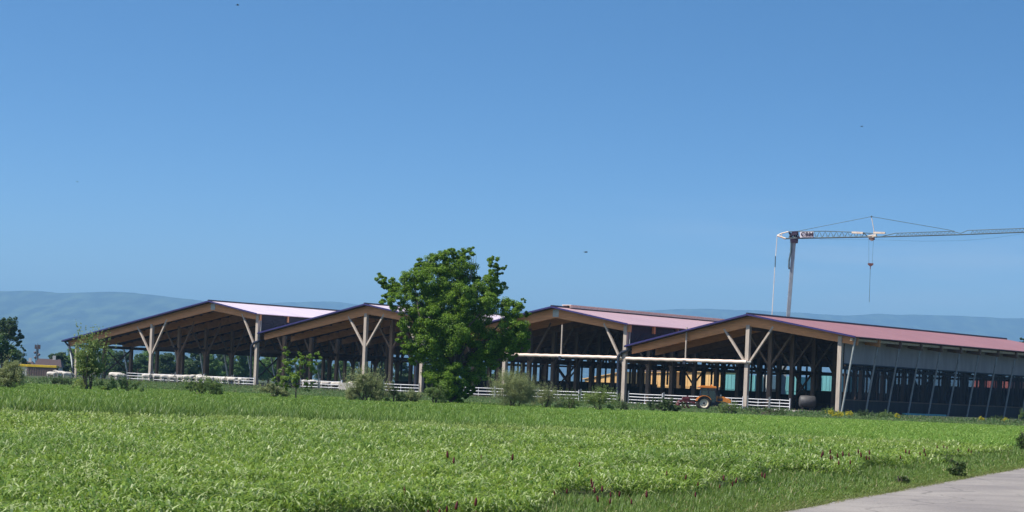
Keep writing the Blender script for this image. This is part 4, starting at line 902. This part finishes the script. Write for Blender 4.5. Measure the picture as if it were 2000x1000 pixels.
for i in range(44):
    x = 1750+i*7.7
    if 1862 < x < 1890: continue
    yb = lambda x: np.interp(x, [1706, 1870, 1884, 2090], [463, 458.5, 458, 450]); yt = np.interp(x+3.8, [1748, 1860, 1890, 2090], [455.5, 451.5, 450, 442.5])
    for s in (-.4, .4): m.tube([J(x, yb(x), s), J(x+3.8, yt), J(x+7.7, yb(x+7.7), s)], .03, 5)
m.build('outer_jib', M['crane'], crane)
m = MB()                                      # rear end of the jib
m.tube([J(1518, 460), J(1526, 456), J(1540, 452.5)], .1, 6); m.tube([J(1518, 460, -.2), J(1534, 466, -.5)], .11, 6); m.tube([J(1518, 460, .2), J(1534, 466, .5)], .11, 6); m.tube([J(1526, 456), J(1528, 464)], .07, 6)
m.build('counter_jib', M['crane_cream'], crane)
m = MB()
for a, b in (((1541, 454), (1548, 465)), ((1548, 454), (1543, 464)), ((1550, 453), (1558, 464)), ((1555, 453), (1551, 463)), ((1545, 460), (1560, 458)), ((1558, 454), (1553, 465))): m.bar(J(*a, -.3), J(*b, .3), .2, .25)
m.bar(J(1547, 456), J(1558, 455), .7, .6); m.build('jib_pivot', M['ink'], crane)
sgn = MB(); a, b = J(1561.5, 459, -.7), J(1588, 458.6, -.7); sgn.bar(a, b, .05, .92); sgn = sgn.build('name_board', M['sign'], crane)
tx = bpy.data.curves.new('letters', 'FONT'); tx.body = 'CBM'; tx.size = 1.12; tx.extrude = .02; tx.align_x = 'CENTER'; tx.align_y = 'CENTER'; tx.offset = .035; tx.space_character = 1.08
to = bpy.data.objects.new('letters', tx); COL.objects.link(to); dg = bpy.context.evaluated_depsgraph_get(); tme = bpy.data.meshes.new_from_object(to.evaluated_get(dg)); bpy.data.objects.remove(to)
tme.materials.clear(); tme.materials.append(M['ink']); lo = link('letters', tme, sgn, (a+b)/2+Vector((.02, -.16, .0))); lo.rotation_euler = (math.pi/2, -.01, math.atan2(b.y-a.y, b.x-a.x))
lo.scale = (.86, .86, 1)
MB().prism([(-.45, -.4), (.1, -.4), (-.2, .1)], -.02, .02).build('emblem', M['ink'], sgn).location = J(1560.5, 461, -.8)
m = MB()
m.tube([J(1555, 452), J(1702, 423)], .04, 5); m.tube([J(1702, 423), J(1850, 448.5), J(1864, 451.5)], .045, 5); m.build('pendant_line', M['crane'], crane)
MB().tube([J(1702, 423), J(1708, 456)], .06, 6).build('pendant_strut', M['crane_cream'], crane)
MB().ell(J(1702, 423), (.15, .15, .15)).build('strut_head', M['crane'], crane)
m = MB(); m.bar(J(1664, 454), J(1686, 455), .5, .3); m.bar(J(1706, 454.5), J(1729, 455), .5, .28); m.build('fold_plate', M['crane_cream'], crane)
MB().tube([J(1686, 455), J(1694, 461), J(1702, 463)], .07, 6).tube([J(1722, 462), J(1748, 455.5)], .07, 6).build('fold_linkage', M['crane'], crane)
m = MB(); m.bar(J(1696, 463), J(1712, 460), .9, .45); m.ell(J(1703, 466), (.42, .3, .38)); m.build('trolley', M['crane_cream'], crane)
MB().bar(J(1698, 466.5), J(1708, 466.5), .6, .25).build('trolley_sheave', M['hook'], crane)
m = MB(); m.tube([J(1697, 467), J(1697, 514)], .018, 4); m.tube([J(1706, 467), J(1703.5, 514)], .018, 4); m.build('hoist_rope', M['crane'], crane)
hk = MB(); c0 = J(1700.3, 516.5); hk.bar(c0+Vector((-.42, 0, .05)), c0+Vector((.42, 0, .05)), .25, .3); hk.bar(c0+Vector((-.25, 0, -.15)), c0+Vector((.25, 0, -.15)), .22, .2); hk.tube([c0+Vector((0, 0, -.2)), c0+Vector((-.02, 0, -.75))], .07, 6); hk.build('hook_block', M['hook'], crane)
MB().tube([c0+Vector((-.02, 0, -.7)), J(1697.7, 590)], .035, 5).build('sling_chain', M['crane'], crane)
m = MB(); m.tube([J(1518, 460), J(1513.5, 520), CL(cp_(1508, 612)), Vector((-2.9, 0, .6))], .055, 6); m.build('rear_stay', M['crane_cream'], crane)
MB().tube([J(1514.5, 500), J(1513.8, 522)], .09, 6).build('stay_joint', M['crane'], crane)
m = MB(); m.tube([J(1600, 468), J(1720, 468.5), J(1800, 471), J(1880, 470), J(1940, 465), J(2000, 456)], .012, 4); m.build('trolley_rope', M['crane'], crane)
MB().box(-3.2, 1.5, -1.2, 1.2, 0, 1.0).box(-3.0, -1.6, -1.0, 1.0, 1.0, 3.2).build('chassis', M['crane_cream'], crane, .05)
bpy.data.objects.remove(jib)

# ------------------------------------------------------------------ birds
def bird(px, py, Y, sp, lab, up):
    b = empty('bird', at(px, py, Y), .3); tag(b, lab, 'bird', 'birds in the sky')
    body = MB().ell((0, 0, 0), (.16, .06, .055)).ell((.17, 0, .02), (.05, .04, .04)).build('body', M['bird'], b)
    for s in (-1, 1):
        a = math.radians(up)
        m = MB(); y1, z1 = s*sp*.5*math.cos(a), sp*.5*math.sin(a); y2, z2 = s*sp*math.cos(a*.3), sp*(.5*math.sin(a)+.1)
        m._add([(.08, 0, .02), (-.1, 0, .02), (.1, y1, z1), (-.12, y1, z1), (-.08, y2, z2), (.08, 0, 0), (-.1, 0, 0), (.1, y1, z1-.015), (-.12, y1, z1-.015), (-.08, y2, z2-.01)],
               [(0, 2, 3, 1), (2, 4, 3), (5, 6, 8, 7), (7, 8, 9), (0, 5, 7, 2), (2, 7, 9, 4), (4, 9, 8, 3), (3, 8, 6, 1), (0, 1, 6, 5)]); m.build('wing', M['bird'], b)
    MB()._add([(-.12, .03, 0), (-.12, -.03, 0), (-.3, -.06, .01), (-.3, .06, .01), (-.12, .03, -.01), (-.12, -.03, -.01), (-.3, -.06, 0), (-.3, .06, 0)], [(0, 3, 2, 1), (4, 5, 6, 7), (0, 1, 5, 4), (1, 2, 6, 5), (2, 3, 7, 6), (3, 0, 4, 7)]).build('tail', M['bird'], b)
bird(1144, 492.5, 210, .36, 'dark bird gliding in the sky right of the big tree', 12)
bird(464, 10, 260, .34, 'dark bird high in the sky at the top left', 25)
bird(1683, 247, 300, .22, 'tiny dark bird in the sky above the crane', 25)
bird(151, 355, 420, .2, 'tiny far bird in the left part of the sky', 20)

# ------------------------------------------------------------------ far left: house, bins, mast
p = gx(95, 420); r = empty('farmhouse', p, .12); tag(r, 'low house with brown tiled roof beyond the yellow containers', 'house')
def hip(r, w, d, h, rh, ov=.4, wallm='plaster'):
    m = MB(); m.box(-w/2, w/2, -d/2, d/2, 0, h); m.prism([(-w/2, h), (w/2, h), (w/2-.01, h+.01), (-w/2+.01, h+.01)], -d/2, d/2)
    w_ = m.build('wall', M[wallm], r)
    m = MB(); a = w/2+ov; b = d/2+ov
    m._add([(-a, -b, h-.1), (a, -b, h-.1), (a, b, h-.1), (-a, b, h-.1), (-a+.6, 0, h+rh), (a-.6, 0, h+rh)], [(0, 1, 5, 4), (1, 2, 5), (2, 3, 4, 5), (3, 0, 4), (3, 2, 1, 0)]); ro = m.build('roof', M['tile'], r)
    for x in (-w*.3, 0, w*.3):
        f_ = MB().box(x-.55, x+.55, -d/2-.06, -d/2+.02, h*.35, h*.8).build('window', M['plaster'], r); MB().box(x-.45, x+.45, -d/2-.09, -d/2-.05, h*.38, h*.77).build('pane', M['glass'], f_)
    MB().box(w*.2-.3, w*.2+.3, -.3, .3, h+rh*.4, h+rh+.7).build('chimney', M['plaster'], ro)
hip(r, 4.9, 6, 2.1, 1.5)
p = gx(53, 430); r = empty('white_gabled_shed', p, .1); tag(r, 'small shed with pale gable left of the brown roofed house', 'shed'); hip(r, 2.6, 4, 2.0, 1.0)
for px, w, lab, fm in ((44, 5.4, 'pale clad container with yellow top strip, left of two', 'plaster'), (83, 4.8, 'dark brown container with yellow top strip, right of two', 'brown_wall')):
    p = gx(px, 345); r = empty('container', p, .06); tag(r, lab, 'container', 'yellow-topped containers at the left')
    m = MB(); m.box(-w/2, w/2, -1.2, 1.2, .1, 1.75)
    for i in range(int(w/.4)): m.box(-w/2+.2+i*.4, -w/2+.32+i*.4, -1.25, -1.2, .15, 1.72)
    m.build('body', M[fm], r, 0); MB().box(-w/2-.08, w/2+.08, -1.32, 1.3, 1.76, 2.15).build('top_strip', M['ybin'], r, .03)
p = gx(71, 500); r = empty('radio_mast', p, 0); tag(r, 'reddish radio mast with antenna panels at the far left', 'mast')
h = at(72, 672, 500).z
m = MB(); lattice(m, (-.4, 0, 0), (-.18, 0, h*.9), (.4, 0, 0), (.18, 0, h*.9), 14, .09, .05); m.tube([(0, .4, 0), (0, .2, h*.9)], .09, 6); m.build('lattice_tower', M['rust'], r)
for i in range(5):
    a = i*1.26; MB().box(-.16, .16, -.1, .1, h*.84, h*.98).build('antenna_panel', M['rust'], r).location = (.55*math.cos(a), .55*math.sin(a), 0)
for x, z in ((-.55, .72), (.5, .66), (-.45, .56), (.4, .4)): MB().lathe([(0, -.1), (.28, -.06), (.32, .1)], (x, -.2, h*z), 'y', 12).build('dish', M['rust'], r)
MB().tube([(0, 0, h*.85), (0, 0, h*1.02)], .05, 6).build('lightning_rod', M['rust'], r)

# ------------------------------------------------------------------ building site behind the barns
def panel_building(name, px0, px1, py0, py1, Y, m_, label, cat, depth=8, ribs=1.2, roof=None, low=None):
    """building whose front spans photo columns px0..px1; top line py0 (left) .. py1 (right)"""
    a = at(px0, py0, Y); rb = ray(px1, py1); q_ = (a.x*dv.x+a.y*dv.y)/(rb.x*dv.x+dv.y)   # second corner on a line parallel to the barn fronts
    b = rb*q_+Vector((0, 0, CZ)); w = (b.xy-a.xy).length; r = empty(name, (a.x, Y, 0), RZB); tag(r, label, cat)
    MB().prism([(0, 0), (w, 0), (w, b.z), (0, a.z)], 0, depth).build('wall', M[m_], r)
    x = ribs; mm_ = MB()
    while x < w: mm_.box(x-.04, x+.04, -.06, 0, 0, a.z+(b.z-a.z)*x/w-.05); x += ribs
    mm_.bar((0, -.04, a.z*.55), (w, -.04, b.z*.55), .06, .1); mm_.build('battens', M[m_], r)
    if roof: MB().bar((-.3, depth/2, a.z+.08), (w+.3, depth/2, b.z+.08), depth+.6, .14).build('roof', M[roof], r)
    if low: MB().prism([(0, 0), (w, 0), (w, low[1]), (0, low[0])], -.3, -.08).build('lower_shade_sheet', M['brown_wall'], r)  # brown sheet puts the shade on the lower wall into colour
    return r
panel_building('panel_building', 1142, 1215, 741, 727, 385, 'yellow', 'sloping yellow panelled building seen through the barn left of the middle pipe', 'building', roof='yellow')
panel_building('panel_building', 1216, 1312, 729, 728, 392, 'yellow', 'yellow panelled building seen through the barn right of the middle pipe', 'building', roof='yellow', low=(1.6, 1.9))
panel_building('panel_building', 1313, 1408, 727, 727, 388, 'yellow', 'yellow panelled building seen above the orange tractor', 'building', roof='yellow', low=(2.2, 3.4))
panel_building('sheet_building', 1408, 1475, 731, 733, 380, 'teal', 'teal sheeted building seen through the barn beside the post behind the tractor', 'building', ribs=.8, low=(1.6, 1.6))
panel_building('panel_building', 1478, 1500, 732, 733, 378, 'plaster', 'narrow pale building with ladder-like battens right of the tractor post', 'building', ribs=.5)
panel_building('sheet_building', 1502, 1560, 734, 736, 382, 'teal', 'teal sheeted building seen through the last barn above the gate', 'building', ribs=.8)
panel_building('sheet_building', 1600, 1640, 733, 735, 390, 'teal', 'teal sheeted building seen just left of the corner post', 'building', ribs=.8)
panel_building('red_roofed_shed', 1900, 1970, 742, 744, 360, 'pinkroof', 'salmon red shed glimpsed through the dark side of the right barn', 'shed', ribs=1.5)
panel_building('red_roofed_shed', 1255, 1335, 718, 716, 430, 'brown_wall', 'brown shed behind the yellow buildings', 'shed', roof='tile')
